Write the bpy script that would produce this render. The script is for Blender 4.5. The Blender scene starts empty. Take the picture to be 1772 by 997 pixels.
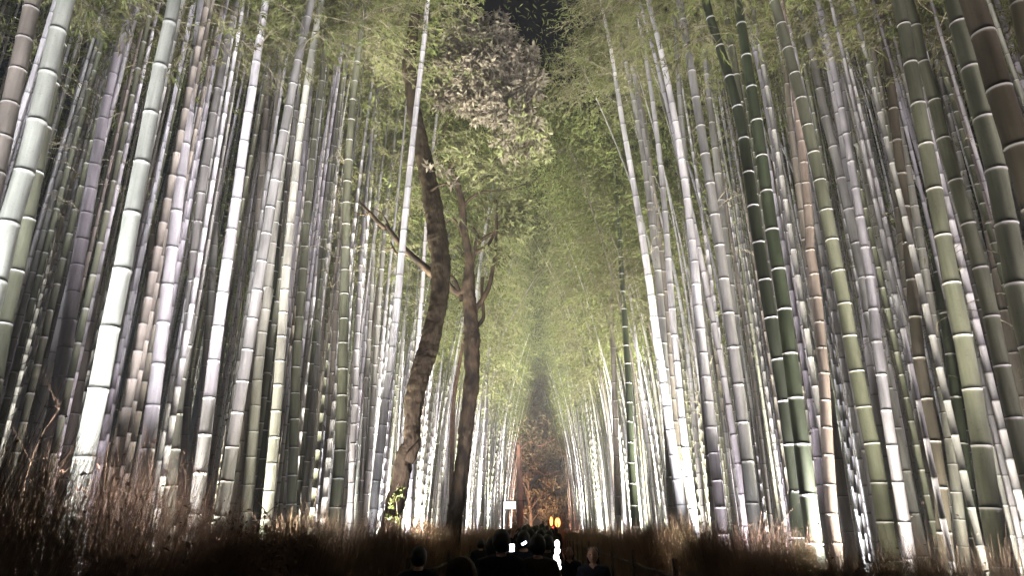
import bpy, math, random
import numpy as np
from mathutils import Vector, Matrix, Quaternion
from mathutils import noise as mnoise

random.seed(7)
rs = np.random.RandomState(7)
S = bpy.context.scene
COL = S.collection

# ------------------------------------------------------------------ camera
F = 1180.0                       # focal length in photograph pixels (1772 wide)
CAM_H = 1.7
PITCH = math.atan(421.5 / F)
YAW = 0.0391
cam_d = bpy.data.cameras.new('camera')
cam = bpy.data.objects.new('camera', cam_d); COL.objects.link(cam)
cam_d.sensor_width = 36; cam_d.lens = F / 1772 * 36
cam_d.clip_start = 0.05; cam_d.clip_end = 500
cam.location = (0, 0, CAM_H)
cam.rotation_euler = (math.pi / 2 + PITCH, 0, YAW)
S.camera = cam
S.render.resolution_x, S.render.resolution_y = 1024, 577
CR = cam.rotation_euler.to_matrix()

# ------------------------------------------------------------------ night sky, moonlight, exposure
W = bpy.data.worlds.new('World'); S.world = W; W.use_nodes = True
wn = W.node_tree
sky = wn.nodes.new('ShaderNodeTexSky'); sky.sky_type = 'NISHITA'; sky.sun_disc = False
SUN_EL, SUN_ROT = math.radians(24), math.radians(150)
sky.sun_elevation = SUN_EL; sky.sun_rotation = SUN_ROT
bg = wn.nodes['Background']; wn.links.new(sky.outputs[0], bg.inputs[0]); bg.inputs[1].default_value = 0.0007
moon_d = bpy.data.lights.new('moonlight', 'SUN'); moon_d.energy = 0.004; moon_d.angle = math.radians(.5)
moon_d.color = (1, .96, .9)
moon = bpy.data.objects.new('moonlight', moon_d); COL.objects.link(moon)
moon.rotation_euler = (math.pi / 2 - SUN_EL, 0, math.pi - SUN_ROT)
S.view_settings.view_transform = 'Standard'; S.view_settings.look = 'None'
S.view_settings.exposure = 1.42; S.view_settings.gamma = 1
S.cycles.max_bounces = 5; S.cycles.diffuse_bounces = 3; S.cycles.glossy_bounces = 2
S.cycles.transmission_bounces = 2; S.cycles.transparent_max_bounces = 4
S.cycles.use_denoising = True
S.cycles.caustics_reflective = False; S.cycles.caustics_refractive = False
S.cycles.sample_clamp_indirect = 4

# ------------------------------------------------------------------ helpers
def px_dir(x, y):
    return CR @ Vector(((x - 886) / F, (498.5 - y) / F, -1))

def at(x, y, d):
    """The point of the vertical plane Y=d seen at a pixel of the photograph."""
    v = px_dir(x, y)
    return Vector((0, 0, CAM_H)) + v * (d / v.y)

def depth_along_view(p):
    return -(CR.transposed() @ (p - Vector((0, 0, CAM_H)))).z

def mesh_np(name, V, Fc, mats, mi=None, uv=None, smooth=True):
    """V (n,3); Fc (m,k) all faces with k corners."""
    V = np.asarray(V, np.float32); Fc = np.asarray(Fc, np.int32)
    me = bpy.data.meshes.new(name)
    m, k = Fc.shape
    me.vertices.add(len(V)); me.vertices.foreach_set('co', V.ravel())
    me.loops.add(m * k); me.loops.foreach_set('vertex_index', Fc.ravel())
    me.polygons.add(m); me.polygons.foreach_set('loop_start', np.arange(0, m * k, k, dtype=np.int32))
    me.polygons.foreach_set('loop_total', np.full(m, k, np.int32))
    if smooth: me.polygons.foreach_set('use_smooth', np.ones(m, bool))
    if mi is not None: me.polygons.foreach_set('material_index', np.asarray(mi, np.int32))
    if uv is not None:
        l = me.uv_layers.new(name='UVMap'); l.data.foreach_set('uv', np.asarray(uv, np.float32).ravel())
    for mm in mats: me.materials.append(mm)
    me.update(calc_edges=True)
    return me

def link(name, me, parent=None, loc=None, mat=None):
    o = bpy.data.objects.new(name, me); COL.objects.link(o)
    if parent: o.parent = parent
    if loc is not None: o.location = loc
    if mat is not None:
        o.material_slots[0].link = 'OBJECT'; o.material_slots[0].material = mat
    return o

def tag(o, label=None, cat=None, group=None, kind=None):
    for k, v in (('label', label), ('category', cat), ('group', group), ('kind', kind)):
        if v: o[k] = v
    return o

def empty(name, loc, label=None, cat=None, group=None, rz=0):
    o = bpy.data.objects.new(name, None); COL.objects.link(o)
    o.location = loc; o.rotation_euler.z = rz; o.empty_display_size = .2
    return tag(o, label, cat, group)

def frames(P):
    """unit tangents and two normals for a polyline P (n,3)"""
    T = np.gradient(P, axis=0); T /= np.linalg.norm(T, axis=1)[:, None] + 1e-9
    ref = np.where(np.abs(T[:, 2:3]) > .9, np.array([[1., 0, 0]]), np.array([[0, 0, 1.]]))
    A = np.cross(T, ref); A /= np.linalg.norm(A, axis=1)[:, None] + 1e-9
    B = np.cross(T, A)
    return T, A, B

def sweep(P, R, sides, cap=True):
    P = np.asarray(P, float); R = np.asarray(R, float)
    T, A, B = frames(P)
    # parallel transport so the rings do not flip
    for i in range(1, len(P)):
        a = A[i - 1] - T[i] * A[i - 1].dot(T[i]); A[i] = a / (np.linalg.norm(a) + 1e-9); B[i] = np.cross(T[i], A[i])
    th = np.linspace(0, 2 * math.pi, sides, endpoint=False)
    V = P[:, None] + R[:, None, None] * (np.cos(th)[None, :, None] * A[:, None] + np.sin(th)[None, :, None] * B[:, None])
    n = len(P); i = np.arange(n - 1)[:, None] * sides; j = np.arange(sides)[None]; j2 = (j + 1) % sides
    Fq = np.stack([i + j, i + j2, i + sides + j2, i + sides + j], -1).reshape(-1, 4)
    return V.reshape(-1, 3), Fq

class Bag:
    def __init__(s): s.V = []; s.F = []; s.M = []; s.n = 0
    def add(s, V, Fq, m=0):
        s.V.append(V); s.F.append(np.asarray(Fq) + s.n); s.M.append(np.full(len(Fq), m)); s.n += len(V)
    def mesh(s, name, mats, smooth=True):
        return mesh_np(name, np.concatenate(s.V), np.concatenate(s.F), mats, np.concatenate(s.M), smooth=smooth)

def box(bag, c, size, rz=0, m=0, rx=0):
    x, y, z = [v / 2 for v in size]
    V = np.array([[a, b, d] for d in (-z, z) for a, b in ((-x, -y), (x, -y), (x, y), (-x, y))])
    Rm = np.array(Matrix.Rotation(rz, 3, 'Z') @ Matrix.Rotation(rx, 3, 'X'))
    Fq = [(3, 2, 1, 0), (4, 5, 6, 7), (0, 1, 5, 4), (1, 2, 6, 5), (2, 3, 7, 6), (3, 0, 4, 7)]
    bag.add(V @ Rm.T + np.array(c), Fq, m)

def leaves(C, D, Nn, L, Wd, tip=.5):
    """diamond leaves, folded slightly: base C, direction D, normal Nn; 4 vertices each"""
    Sd = np.cross(D, Nn); Sd /= np.linalg.norm(Sd, axis=1)[:, None] + 1e-9
    L = L[:, None]; Wd = Wd[:, None]
    b = C; t = C + D * L - np.array([0, 0, .12]) * L
    m = C + D * L * tip
    V = np.stack([b, m + Sd * Wd / 2, t, m - Sd * Wd / 2], 1).reshape(-1, 3)
    Fq = np.arange(len(C) * 4).reshape(-1, 4)
    return V, Fq

def unit(a):
    return a / (np.linalg.norm(a, axis=-1, keepdims=True) + 1e-9)

# ------------------------------------------------------------------ materials
def mat(name, col, rough=.6, spec=.3, build=None, emit=None, estr=1):
    m = bpy.data.materials.new(name); m.use_nodes = True
    nt = m.node_tree; b = nt.nodes['Principled BSDF']
    b.inputs['Base Color'].default_value = (*col, 1); b.inputs['Roughness'].default_value = rough
    b.inputs['Specular IOR Level'].default_value = spec
    if emit: b.inputs['Emission Color'].default_value = (*emit, 1); b.inputs['Emission Strength'].default_value = estr
    if build: build(nt, b)
    return m

def N(nt, t, **kw):
    n = nt.nodes.new(t)
    for k, v in kw.items(): setattr(n, k, v)
    return n

def noisy(c1, c2, scale=5, stretch=(1, 1, 1), bump=.0, detail=6, c3=None, bscale=None, rnd=.0):
    def f(nt, b):
        tc = N(nt, 'ShaderNodeTexCoord'); mp = N(nt, 'ShaderNodeMapping')
        mp.inputs['Scale'].default_value = stretch
        oi = N(nt, 'ShaderNodeObjectInfo')
        nt.links.new(tc.outputs['Object'], mp.inputs[0])
        ad = N(nt, 'ShaderNodeVectorMath', operation='ADD'); nt.links.new(mp.outputs[0], ad.inputs[0])
        sc = N(nt, 'ShaderNodeMath', operation='MULTIPLY'); sc.inputs[1].default_value = 30
        nt.links.new(oi.outputs['Random'], sc.inputs[0]); nt.links.new(sc.outputs[0], ad.inputs[1])
        no = N(nt, 'ShaderNodeTexNoise'); no.inputs['Scale'].default_value = scale; no.inputs['Detail'].default_value = detail
        nt.links.new(ad.outputs[0], no.inputs['Vector'])
        r = N(nt, 'ShaderNodeValToRGB'); e = r.color_ramp.elements
        e[0].position = .35; e[0].color = (*c1, 1); e[1].position = .65; e[1].color = (*c2, 1)
        if c3: x = e.new(.75); x.color = (*c3, 1)
        nt.links.new(no.outputs[0], r.inputs[0])
        hs = N(nt, 'ShaderNodeHueSaturation')
        mr = N(nt, 'ShaderNodeMapRange'); mr.inputs[3].default_value = 1 - rnd; mr.inputs[4].default_value = 1 + rnd
        nt.links.new(oi.outputs['Random'], mr.inputs[0]); nt.links.new(mr.outputs[0], hs.inputs['Value'])
        nt.links.new(r.outputs[0], hs.inputs['Color'])
        nt.links.new(hs.outputs[0], b.inputs['Base Color'])
        if bump:
            bp = N(nt, 'ShaderNodeBump'); bp.inputs['Strength'].default_value = bump; bp.inputs['Distance'].default_value = .02
            n2 = N(nt, 'ShaderNodeTexNoise'); n2.inputs['Scale'].default_value = bscale or scale * 3; n2.inputs['Detail'].default_value = 8
            nt.links.new(ad.outputs[0], n2.inputs['Vector'])
            nt.links.new(n2.outputs[0], bp.inputs['Height']); nt.links.new(bp.outputs[0], b.inputs['Normal'])
    return f

def bamboo_mat(name, c, wax=.35, rough=.42, patch=(.62, 1.22)):
    """internode colour with long streaks and mould patches; UV v runs 0..1 between two nodes, above 1 is the ridge"""
    def f(nt, b):
        tc = N(nt, 'ShaderNodeTexCoord'); oi = N(nt, 'ShaderNodeObjectInfo')
        sc = N(nt, 'ShaderNodeMath', operation='MULTIPLY'); sc.inputs[1].default_value = 50
        nt.links.new(oi.outputs['Random'], sc.inputs[0])
        ad = N(nt, 'ShaderNodeVectorMath', operation='ADD'); nt.links.new(tc.outputs['Object'], ad.inputs[0]); nt.links.new(sc.outputs[0], ad.inputs[1])
        mp = N(nt, 'ShaderNodeMapping'); mp.inputs['Scale'].default_value = (40, 40, 1.2); nt.links.new(ad.outputs[0], mp.inputs[0])
        n1 = N(nt, 'ShaderNodeTexNoise'); n1.inputs['Scale'].default_value = 1; n1.inputs['Detail'].default_value = 5; nt.links.new(mp.outputs[0], n1.inputs[0])
        mp2 = N(nt, 'ShaderNodeMapping'); mp2.inputs['Scale'].default_value = (9, 9, 1.6); nt.links.new(ad.outputs[0], mp2.inputs[0])
        n2 = N(nt, 'ShaderNodeTexNoise'); n2.inputs['Scale'].default_value = 1; n2.inputs['Detail'].default_value = 4; nt.links.new(mp2.outputs[0], n2.inputs[0])
        n3 = N(nt, 'ShaderNodeTexNoise'); n3.inputs['Scale'].default_value = 260; n3.inputs['Detail'].default_value = 2; nt.links.new(tc.outputs['Object'], n3.inputs[0])
        def rng(src, lo, hi, a=.3, z=.7):
            r = N(nt, 'ShaderNodeMapRange'); r.inputs[1].default_value = a; r.inputs[2].default_value = z
            r.inputs[3].default_value = lo; r.inputs[4].default_value = hi; nt.links.new(src, r.inputs[0]); return r.outputs[0]
        def mul(a, c_):
            q = N(nt, 'ShaderNodeMath', operation='MULTIPLY'); nt.links.new(a, q.inputs[0]); nt.links.new(c_, q.inputs[1]); return q.outputs[0]
        val = mul(mul(rng(n1.outputs[0], .86, 1.12), rng(n2.outputs[0], patch[0], patch[1])), rng(n3.outputs[0], .93, 1.07))
        val = mul(val, rng(oi.outputs['Random'], .8, 1.2, 0, 1))
        uvn = N(nt, 'ShaderNodeUVMap'); sp = N(nt, 'ShaderNodeSeparateXYZ'); nt.links.new(uvn.outputs[0], sp.inputs[0])
        ramp = N(nt, 'ShaderNodeValToRGB'); e = ramp.color_ramp.elements   # v/1.25
        e[0].position = 0; e[0].color = (.28, .28, .28, 1)
        e[1].position = .018; e[1].color = (.8, .8, .8, 1)
        for p, v in ((.08, .95), (.70, 1), (.785, 1.0), (.80, .5), (.82, .4), (1, .6)):
            x = e.new(p); x.color = (v, v, v, 1)
        dv = N(nt, 'ShaderNodeMath', operation='DIVIDE'); dv.inputs[1].default_value = 1.25
        nt.links.new(sp.outputs[1], dv.inputs[0]); nt.links.new(dv.outputs[0], ramp.inputs[0])
        n4 = N(nt, 'ShaderNodeTexNoise'); n4.inputs['Scale'].default_value = 55; n4.inputs['Detail'].default_value = 4; n4.inputs['Roughness'].default_value = .7
        nt.links.new(ad.outputs[0], n4.inputs[0])
        val = mul(val, rng(n4.outputs[0], .72, 1.0, .30, .42))          # small dark specks of mould
        mp5 = N(nt, 'ShaderNodeMapping'); mp5.inputs['Scale'].default_value = (2, 2, .9); nt.links.new(ad.outputs[0], mp5.inputs[0])
        n5 = N(nt, 'ShaderNodeTexNoise'); n5.inputs['Scale'].default_value = 1; n5.inputs['Detail'].default_value = 2; nt.links.new(mp5.outputs[0], n5.inputs[0])
        val = mul(val, rng(n5.outputs[0], .78, 1.15, .35, .65))          # whole internodes darker or paler
        vv = mul(val, ramp.outputs[0])
        # powdery band just under each node
        wx = N(nt, 'ShaderNodeMapRange'); wx.inputs[1].default_value = .955; wx.inputs[2].default_value = .995; nt.links.new(sp.outputs[1], wx.inputs[0])
        lt = N(nt, 'ShaderNodeMath', operation='LESS_THAN'); lt.inputs[1].default_value = 1.04; nt.links.new(sp.outputs[1], lt.inputs[0])
        wf = mul(wx.outputs[0], lt.outputs[0])
        w2 = N(nt, 'ShaderNodeMath', operation='MULTIPLY'); w2.inputs[1].default_value = wax; nt.links.new(wf, w2.inputs[0])
        hs = N(nt, 'ShaderNodeHueSaturation'); hs.inputs['Color'].default_value = (*c, 1); nt.links.new(vv, hs.inputs['Value'])
        hue = rng(oi.outputs['Random'], .492, .508, 0, 1); nt.links.new(hue, hs.inputs['Hue'])
        mx = N(nt, 'ShaderNodeMix', data_type='RGBA'); nt.links.new(w2.outputs[0], mx.inputs[0])
        nt.links.new(hs.outputs[0], mx.inputs[6]); mx.inputs[7].default_value = (.62, .6, .57, 1)
        nt.links.new(mx.outputs[2], b.inputs['Base Color'])
        nt.links.new(rng(n2.outputs[0], rough - .06, rough + .16), b.inputs['Roughness'])
        bp = N(nt, 'ShaderNodeBump'); bp.inputs['Strength'].default_value = .12; bp.inputs['Distance'].default_value = .002
        nt.links.new(n1.outputs[0], bp.inputs['Height']); nt.links.new(bp.outputs[0], b.inputs['Normal'])
    return mat(name, c, rough, .35, f)

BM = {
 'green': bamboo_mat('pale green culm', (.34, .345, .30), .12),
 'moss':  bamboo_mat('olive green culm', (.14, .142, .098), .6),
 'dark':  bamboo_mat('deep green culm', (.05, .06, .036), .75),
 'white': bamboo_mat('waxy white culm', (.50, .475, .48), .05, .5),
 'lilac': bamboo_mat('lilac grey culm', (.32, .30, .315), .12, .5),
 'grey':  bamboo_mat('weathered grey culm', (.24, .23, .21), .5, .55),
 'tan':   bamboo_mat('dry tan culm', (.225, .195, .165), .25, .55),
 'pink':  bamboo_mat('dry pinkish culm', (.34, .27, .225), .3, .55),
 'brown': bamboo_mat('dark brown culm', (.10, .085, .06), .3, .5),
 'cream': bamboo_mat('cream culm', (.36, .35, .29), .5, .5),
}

def leaf_mat(name, c, var=.35, trans=.35):
    m = bpy.data.materials.new(name); m.use_nodes = True; nt = m.node_tree
    nt.nodes.remove(nt.nodes['Principled BSDF']); out = nt.nodes['Material Output']
    g = N(nt, 'ShaderNodeNewGeometry'); oi = N(nt, 'ShaderNodeObjectInfo')
    mr = N(nt, 'ShaderNodeMapRange'); mr.inputs[3].default_value = 1 - var; mr.inputs[4].default_value = 1 + var
    nt.links.new(g.outputs['Random Per Island'], mr.inputs[0])
    mr2 = N(nt, 'ShaderNodeMapRange'); mr2.inputs[3].default_value = .75; mr2.inputs[4].default_value = 1.25; nt.links.new(oi.outputs['Random'], mr2.inputs[0])
    mr3 = N(nt, 'ShaderNodeMapRange'); mr3.inputs[3].default_value = .475; mr3.inputs[4].default_value = .515
    nt.links.new(g.outputs['Random Per Island'], mr3.inputs[0])
    ml = N(nt, 'ShaderNodeMath', operation='MULTIPLY'); nt.links.new(mr.outputs[0], ml.inputs[0]); nt.links.new(mr2.outputs[0], ml.inputs[1])
    hs = N(nt, 'ShaderNodeHueSaturation'); hs.inputs['Color'].default_value = (*c, 1)
    nt.links.new(ml.outputs[0], hs.inputs['Value']); nt.links.new(mr3.outputs[0], hs.inputs['Hue'])
    d = N(nt, 'ShaderNodeBsdfDiffuse'); t = N(nt, 'ShaderNodeBsdfTranslucent'); mx = N(nt, 'ShaderNodeMixShader'); mx.inputs[0].default_value = trans
    nt.links.new(hs.outputs[0], d.inputs[0]); nt.links.new(hs.outputs[0], t.inputs[0])
    nt.links.new(d.outputs[0], mx.inputs[1]); nt.links.new(t.outputs[0], mx.inputs[2]); nt.links.new(mx.outputs[0], out.inputs[0])
    return m

M_LEAF = leaf_mat('bamboo leaves', (.118, .134, .05))
M_LEAF_DRY = leaf_mat('yellowed bamboo leaves', (.14, .138, .07))
M_EVER = leaf_mat('evergreen leaves', (.30, .265, .20), .35, .35)
M_BACKLEAF = leaf_mat('brownish evergreen leaves', (.12, .095, .055), .4, .25)
M_TWIG = mat('pale twig', (.20, .175, .12), .7, .2, noisy((.15, .13, .09), (.26, .23, .16), 8))
M_BARK = mat('mossy bark', (.10, .085, .05), .9, .1, noisy((.034, .026, .017), (.062, .047, .028), 9, (1, 1, .4), 1.0, 8, (.075, .07, .034), 22))
M_BARKD = mat('dark bark', (.06, .05, .035), .9, .1, noisy((.03, .024, .018), (.10, .07, .045), 6, (1, 1, .5), .8, 8, None, 14))
M_BRUSH = mat('dry brushwood', (.2, .13, .085), .85, .1, noisy((.12, .08, .05), (.27, .185, .12), 3))
M_BRUSHL = leaf_mat('dry withered leaves', (.15, .10, .07), .4, .2)
M_PATH = mat('asphalt path', (.05, .05, .05), .8, .3, noisy((.035, .035, .034), (.065, .062, .058), 6, (1, 1, 1), .5, 8, None, 200))
M_KERB = mat('stone kerb', (.2, .19, .17), .8, .2, noisy((.14, .13, .12), (.24, .23, .2), 4, (1, 1, 1), .4))
M_SOIL = mat('leaf litter soil', (.07, .05, .03), .95, .1, noisy((.035, .025, .016), (.10, .07, .04), 2.5, (1, 1, 1), .8, 10, (.14, .11, .06), 12))
M_COAT = mat('black coat cloth', (.012, .012, .015), .85, .1, noisy((.009, .009, .012), (.017, .016, .02), 20, bump=.2))
M_COATB = mat('brown coat cloth', (.03, .02, .016), .85, .1, noisy((.022, .015, .012), (.04, .027, .02), 20, bump=.2))
M_COATN = mat('navy coat cloth', (.010, .011, .018), .85, .1, noisy((.007, .008, .013), (.012, .014, .022), 20, bump=.2))
M_TRIM = mat('pale fur trim', (.25, .2, .16), .9, .1, noisy((.18, .14, .11), (.3, .25, .2), 60))
M_HAIR = mat('black hair', (.008, .007, .006), .5, .3, noisy((.006, .005, .005), (.012, .01, .009), 40, (1, 1, .1)))
M_SKIN = mat('skin', (.42, .26, .19), .55, .3, noisy((.30, .18, .125), (.36, .22, .155), 12))
M_EYE = mat('dark eye', (.01, .01, .01), .2, .5)
M_LIP = mat('lip', (.3, .12, .1), .5, .3)
M_METAL = mat('black metal', (.02, .02, .02), .4, .5, noisy((.015, .015, .015), (.03, .03, .03), 30))
M_WHITEBOARD = mat('lit white board', (.8, .8, .78), .5, .3, None, (1, .97, .93), .8)
M_SIGNTXT = mat('grey sign print', (.2, .2, .2), .6, .2)
M_PHONE = mat('phone screen white', (.1, .1, .1), .2, .5, None, (1, .98, .95), 14)
M_PHONEB = mat('phone screen blue', (.1, .1, .1), .2, .5, None, (.65, .82, 1), 7)
M_TRAIL = mat('glowing white light trail', (.8, .8, .8), .5, .3, None, (1, .95, .93), 4)  # glow of the shaken light trail
M_LAMPO = mat('glowing orange paper', (.8, .5, .2), .7, .2, None, (1, .36, .08), 1.5)
M_LAMPR = mat('glowing red paper', (.8, .1, .08), .7, .2, None, (1, .06, .05), 2.2)
M_LENS = mat('floodlight lens', (.8, .8, .8), .2, .5, None, (1, .97, .92), 3)
M_ROPE = mat('dark rope', (.02, .018, .015), .9, .1)
M_WOOD = mat('dark wood', (.05, .035, .025), .7, .2, noisy((.035, .025, .018), (.07, .05, .035), 10, (1, 1, .2)))

# ------------------------------------------------------------------ ground
def sheet(name, x0, x1, y0, y1, z, m, nx=2, ny=2, bump=0):
    xs = np.linspace(x0, x1, nx); ys = np.linspace(y0, y1, ny)
    X, Y = np.meshgrid(xs, ys)
    Z = np.full_like(X, z)
    if bump:
        for i in range(ny):
            for j in range(nx):
                if abs(X[i, j]) > 2.0: Z[i, j] += bump * mnoise.fractal(Vector((X[i, j] * .5, Y[i, j] * .5, 0)), 1, 2, 4)
    V = np.stack([X, Y, Z], -1).reshape(-1, 3)
    i = np.arange(ny - 1)[:, None] * nx; j = np.arange(nx - 1)[None]
    Fq = np.stack([i + j, i + j + 1, i + nx + j + 1, i + nx + j], -1).reshape(-1, 4)
    return tag(link(name, mesh_np(name, V, Fq, [m])), kind='structure')
g = sheet('ground', -40, 40, -12, 130, 0, M_SOIL, 81, 143, .08)
tag(sheet('path', -1.55, 1.55, -12, 75, .012, M_PATH, 4, 60), 'straight dark asphalt walking path between the two brush fences', None)
kb = Bag()
kb2 = Bag()
for i in range(86):
    box(kb, (-1.62, -11 + i + .01 * random.random(), .05), (.13, .985, .12 + .008 * random.random()))
    box(kb2, (1.62, -11 + i + .01 * random.random(), .05), (.13, .985, .12 + .008 * random.random()))
tag(link('kerb', kb.mesh('kerb', [M_KERB], False)), kind='structure')
tag(link('kerb', kb2.mesh('kerb', [M_KERB], False)), kind='structure')

# ------------------------------------------------------------------ bamboo culms
def culm_mesh(name, P, r0, r1, spacing, sides, H, mats):
    """P: function height-> point; nodes every `spacing` m (shorter near the ground)"""
    pts = []; rad = []; vv = []
    z = -.1; k = 0
    while z < H:
        t = max(0, z) / H
        sp = spacing * min(1, .7 + .5 * max(z, 0) / 3) * (1 if t < .6 else 1 + .3 * (t - .6)) * (1 + .03 * math.sin(k * 2.3))
        r = r0 + (r1 - r0) * t ** 1.25
        z2 = min(z + sp, H)
        ridge = min(.009, .07 * r + .004)
        for (zz, f, v) in ((z, 1.0, 0), (z + (z2 - z) * .06, .985, .06), (z + (z2 - z) * .9, .985, .9), (z2 - ridge * 1.1, 1.0, .999), (z2 - ridge * .8, 1.045, 1.001), (z2 - ridge * .2, 1.035, 1.2)):
            pts.append(P(zz)); rad.append(r * f); vv.append(v)
        z = z2; k += 1
    V, Fq = sweep(np.array(pts), np.array(rad), sides)
    n = len(pts); vv = np.array(vv)
    v0 = np.repeat(vv[:-1], sides); v1 = np.repeat(vv[1:], sides)
    v1 = np.where(v1 < v0, 1.25, v1)
    u = np.tile(np.arange(sides) / sides, n - 1); u2 = u + 1 / sides
    uv = np.stack([np.stack([u, v0], -1), np.stack([u2, v0], -1), np.stack([u2, v1], -1), np.stack([u, v1], -1)], 1)
    return mesh_np(name, V, Fq, mats, uv=uv)

# crown: branches in pairs at each node with drooping leaf sprays, along +Z from 0 to L
def crown_mesh(name, L, spread, nleaf_scale, rnd, lm, fine=1.0, bare=False):
    r = np.random.RandomState(rnd)
    bag = Bag(); C = []; D = []; Nn = []; LL = []; WW = []
    z = 0; side = r.rand() * 6.28
    while z < L:
        t = z / L
        for s in (0, 1):
            if r.rand() < .12: continue
            az = side + s * (math.pi if r.rand() < .6 else .7) + r.randn() * .4
            bl = spread * (1.15 - t * .75) * (.55 + .6 * r.rand()) * (.6 + .4 * min(1, t * 6))
            el = math.radians(r.uniform(15, 55))
            n = 6; s_ = np.linspace(0, 1, n)
            out = s_ * bl * math.cos(el); up = bl * math.sin(el) * s_ - bl * .55 * s_ ** 2.2
            P = np.stack([math.cos(az) * out, math.sin(az) * out, z + up], -1)
            P[1:] += r.randn(n - 1, 3) * .02
            Vt, Ft = sweep(P, np.linspace(.007, .0025, n), 3); bag.add(Vt, Ft, 0)
            nc = int((9 if not bare else 2) * bl / spread * nleaf_scale * 1.4) + 2
            for c in range(nc):
                q = .22 + .78 * (c + r.rand()) / nc
                i = min(int(q * (n - 1)), n - 2); ff = q * (n - 1) - i
                p0 = P[i] * (1 - ff) + P[i + 1] * ff
                tl = r.uniform(.12, .42) * fine
                td = unit(np.array([math.cos(az + r.randn() * 1.1), math.sin(az + r.randn() * 1.1), r.uniform(-.7, .5)]))
                p1 = p0 + td * tl + np.array([0, 0, -.06])
                Vt, Ft = sweep(np.array([p0, (p0 + p1) / 2 + [0, 0, .02], p1]), np.array([.003, .002, .0012]), 3); bag.add(Vt, Ft, 0)
                k = r.randint(6, 11) if not bare else r.randint(0, 3)
                for j in range(k):
                    w = r.rand()
                    C.append(p0 + (p1 - p0) * (.25 + .75 * w)); d = td + r.randn(3) * .55; d[2] -= .35; D.append(d)
                    Nn.append(np.array([0, 0, 1.]) + r.randn(3) * .5)
                    LL.append(r.uniform(.075, .135)); WW.append(r.uniform(.013, .021))
        z += .3 * (1 if not bare else 1.4) * r.uniform(.8, 1.2); side += 2.4
    V, Fq = leaves(np.array(C), unit(np.array(D)), unit(np.array(Nn)), np.array(LL) * fine, np.array(WW) * fine, .42)
    bag.add(V, Fq, 1)
    return bag.mesh(name, [M_TWIG, lm], False)

CROWNS = [crown_mesh('bamboo_crown', 7.5, 1.55 + .15 * (i % 3), 1.15, 40 + i, M_LEAF if i % 3 else M_LEAF_DRY) for i in range(8)]
LOWBR = [crown_mesh('bamboo_branches', 2.6, 1.0, .8, 80 + i, M_LEAF_DRY if i % 2 else M_LEAF, 1, True) for i in range(5)]
print('crown quads', [len(m.polygons) for m in CROWNS])

def smooth_path(pts_w, H, bend_to):
    """height -> world x (and y), through the photograph's points, on to the ground and up to H"""
    pts = sorted(pts_w, key=lambda p: p.z)
    zs = np.array([p.z for p in pts]); xs = np.array([p.x for p in pts]); y = pts[0].y
    deg = 2 if len(pts) > 2 and zs[-1] - zs[0] > 4 else 1
    co = np.polyfit(zs, xs, deg)
    res = np.polyval(co, zs) - xs
    lo, hi = zs[0], zs[-1]
    def fx(z):
        if z < lo:
            s = np.polyval(np.polyder(co), lo); return np.polyval(co, lo) + s * (z - lo)
        if z > hi:
            s = np.polyval(np.polyder(co), hi); dz = z - hi; s = max(-.085, min(.085, s))
            return np.polyval(co, hi) + s * dz + bend_to * dz * dz
        return np.polyval(co, z) - np.interp(z, zs, res)
    return lambda z: (fx(z), y, z)

HAND = []      # filled in below
def hand_culm(kind, w, pts, label, spacing_px=0, d=None, H=None, crown=True, low=0, group=None):
    w = w * .88
    """one culm traced from the photograph, stood at its own distance"""
    xs = [p[0] for p in pts]; ys = [p[1] for p in pts]
    order = np.argsort(ys); s = (xs[order[-1]] - xs[order[0]]) / max(1, ys[order[-1]] - ys[order[0]])
    xb = xs[order[-1]] + s * max(0, 900 - ys[order[-1]])
    off = abs(xb - 935)
    if d is None:
        dia = .115 if w > 12 else .09
        d = max(dia * F / w, 2.3 * F / max(off, 30))
    pw = [at(x, y, d) for x, y in pts]
    mid = pw[len(pw) // 2]
    rm = w * depth_along_view(mid) / F / 2
    H = H or random.uniform(12.5, 15.5)
    tz = min(.8, mid.z / H); r0 = rm / (1 - .75 * tz ** 1.25); r1 = r0 * .25
    sgn = -1 if pw[0].x > 0 else 1
    path = smooth_path(pw, H, sgn * random.uniform(.008, .018))
    sp = spacing_px * depth_along_view(mid) / F if spacing_px else random.uniform(.26, .33)
    base = Vector(path(0))
    root = empty('bamboo', base, label, 'bamboo', group or 'bamboo culms of the front rows beside the path')
    def P(z):
        q = path(z); return (q[0] - base.x, 0, z)
    me = culm_mesh('culm', P, r0, r1, sp, 16 if d < 9 else 10, H, [BM[kind]])
    link('culm', me, root)
    if crown:
        z0 = min(H - 3.5, max(7.0, d * .93 + .9)) if d < 13 else H - 6.8
        a = Vector(P(z0)); b = Vector(P(H))
        c = link('crown', random.choice(CROWNS), root, a); q = (b - a).to_track_quat('Z', 'Y')
        c.rotation_mode = 'QUATERNION'; c.rotation_quaternion = q @ Quaternion((0, 0, 1), random.uniform(0, 6.28))
        c.scale = (.9, .9, (b - a).length / 7.4)
        c['kind'] = 'stuff'
    for k in range(low):
        z0 = 3.2 + random.random() * 1.6
        a = Vector(P(z0)); c = link('branch', random.choice(LOWBR), root, a)
        c.rotation_euler.z = random.uniform(0, 6.28); c['kind'] = 'stuff'
    HAND.append((xb, d))
    return root

#HANDTABLE
T = []
def B(kind, w, pts, label, **kw): T.append((kind, w, pts, label, kw))
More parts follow.
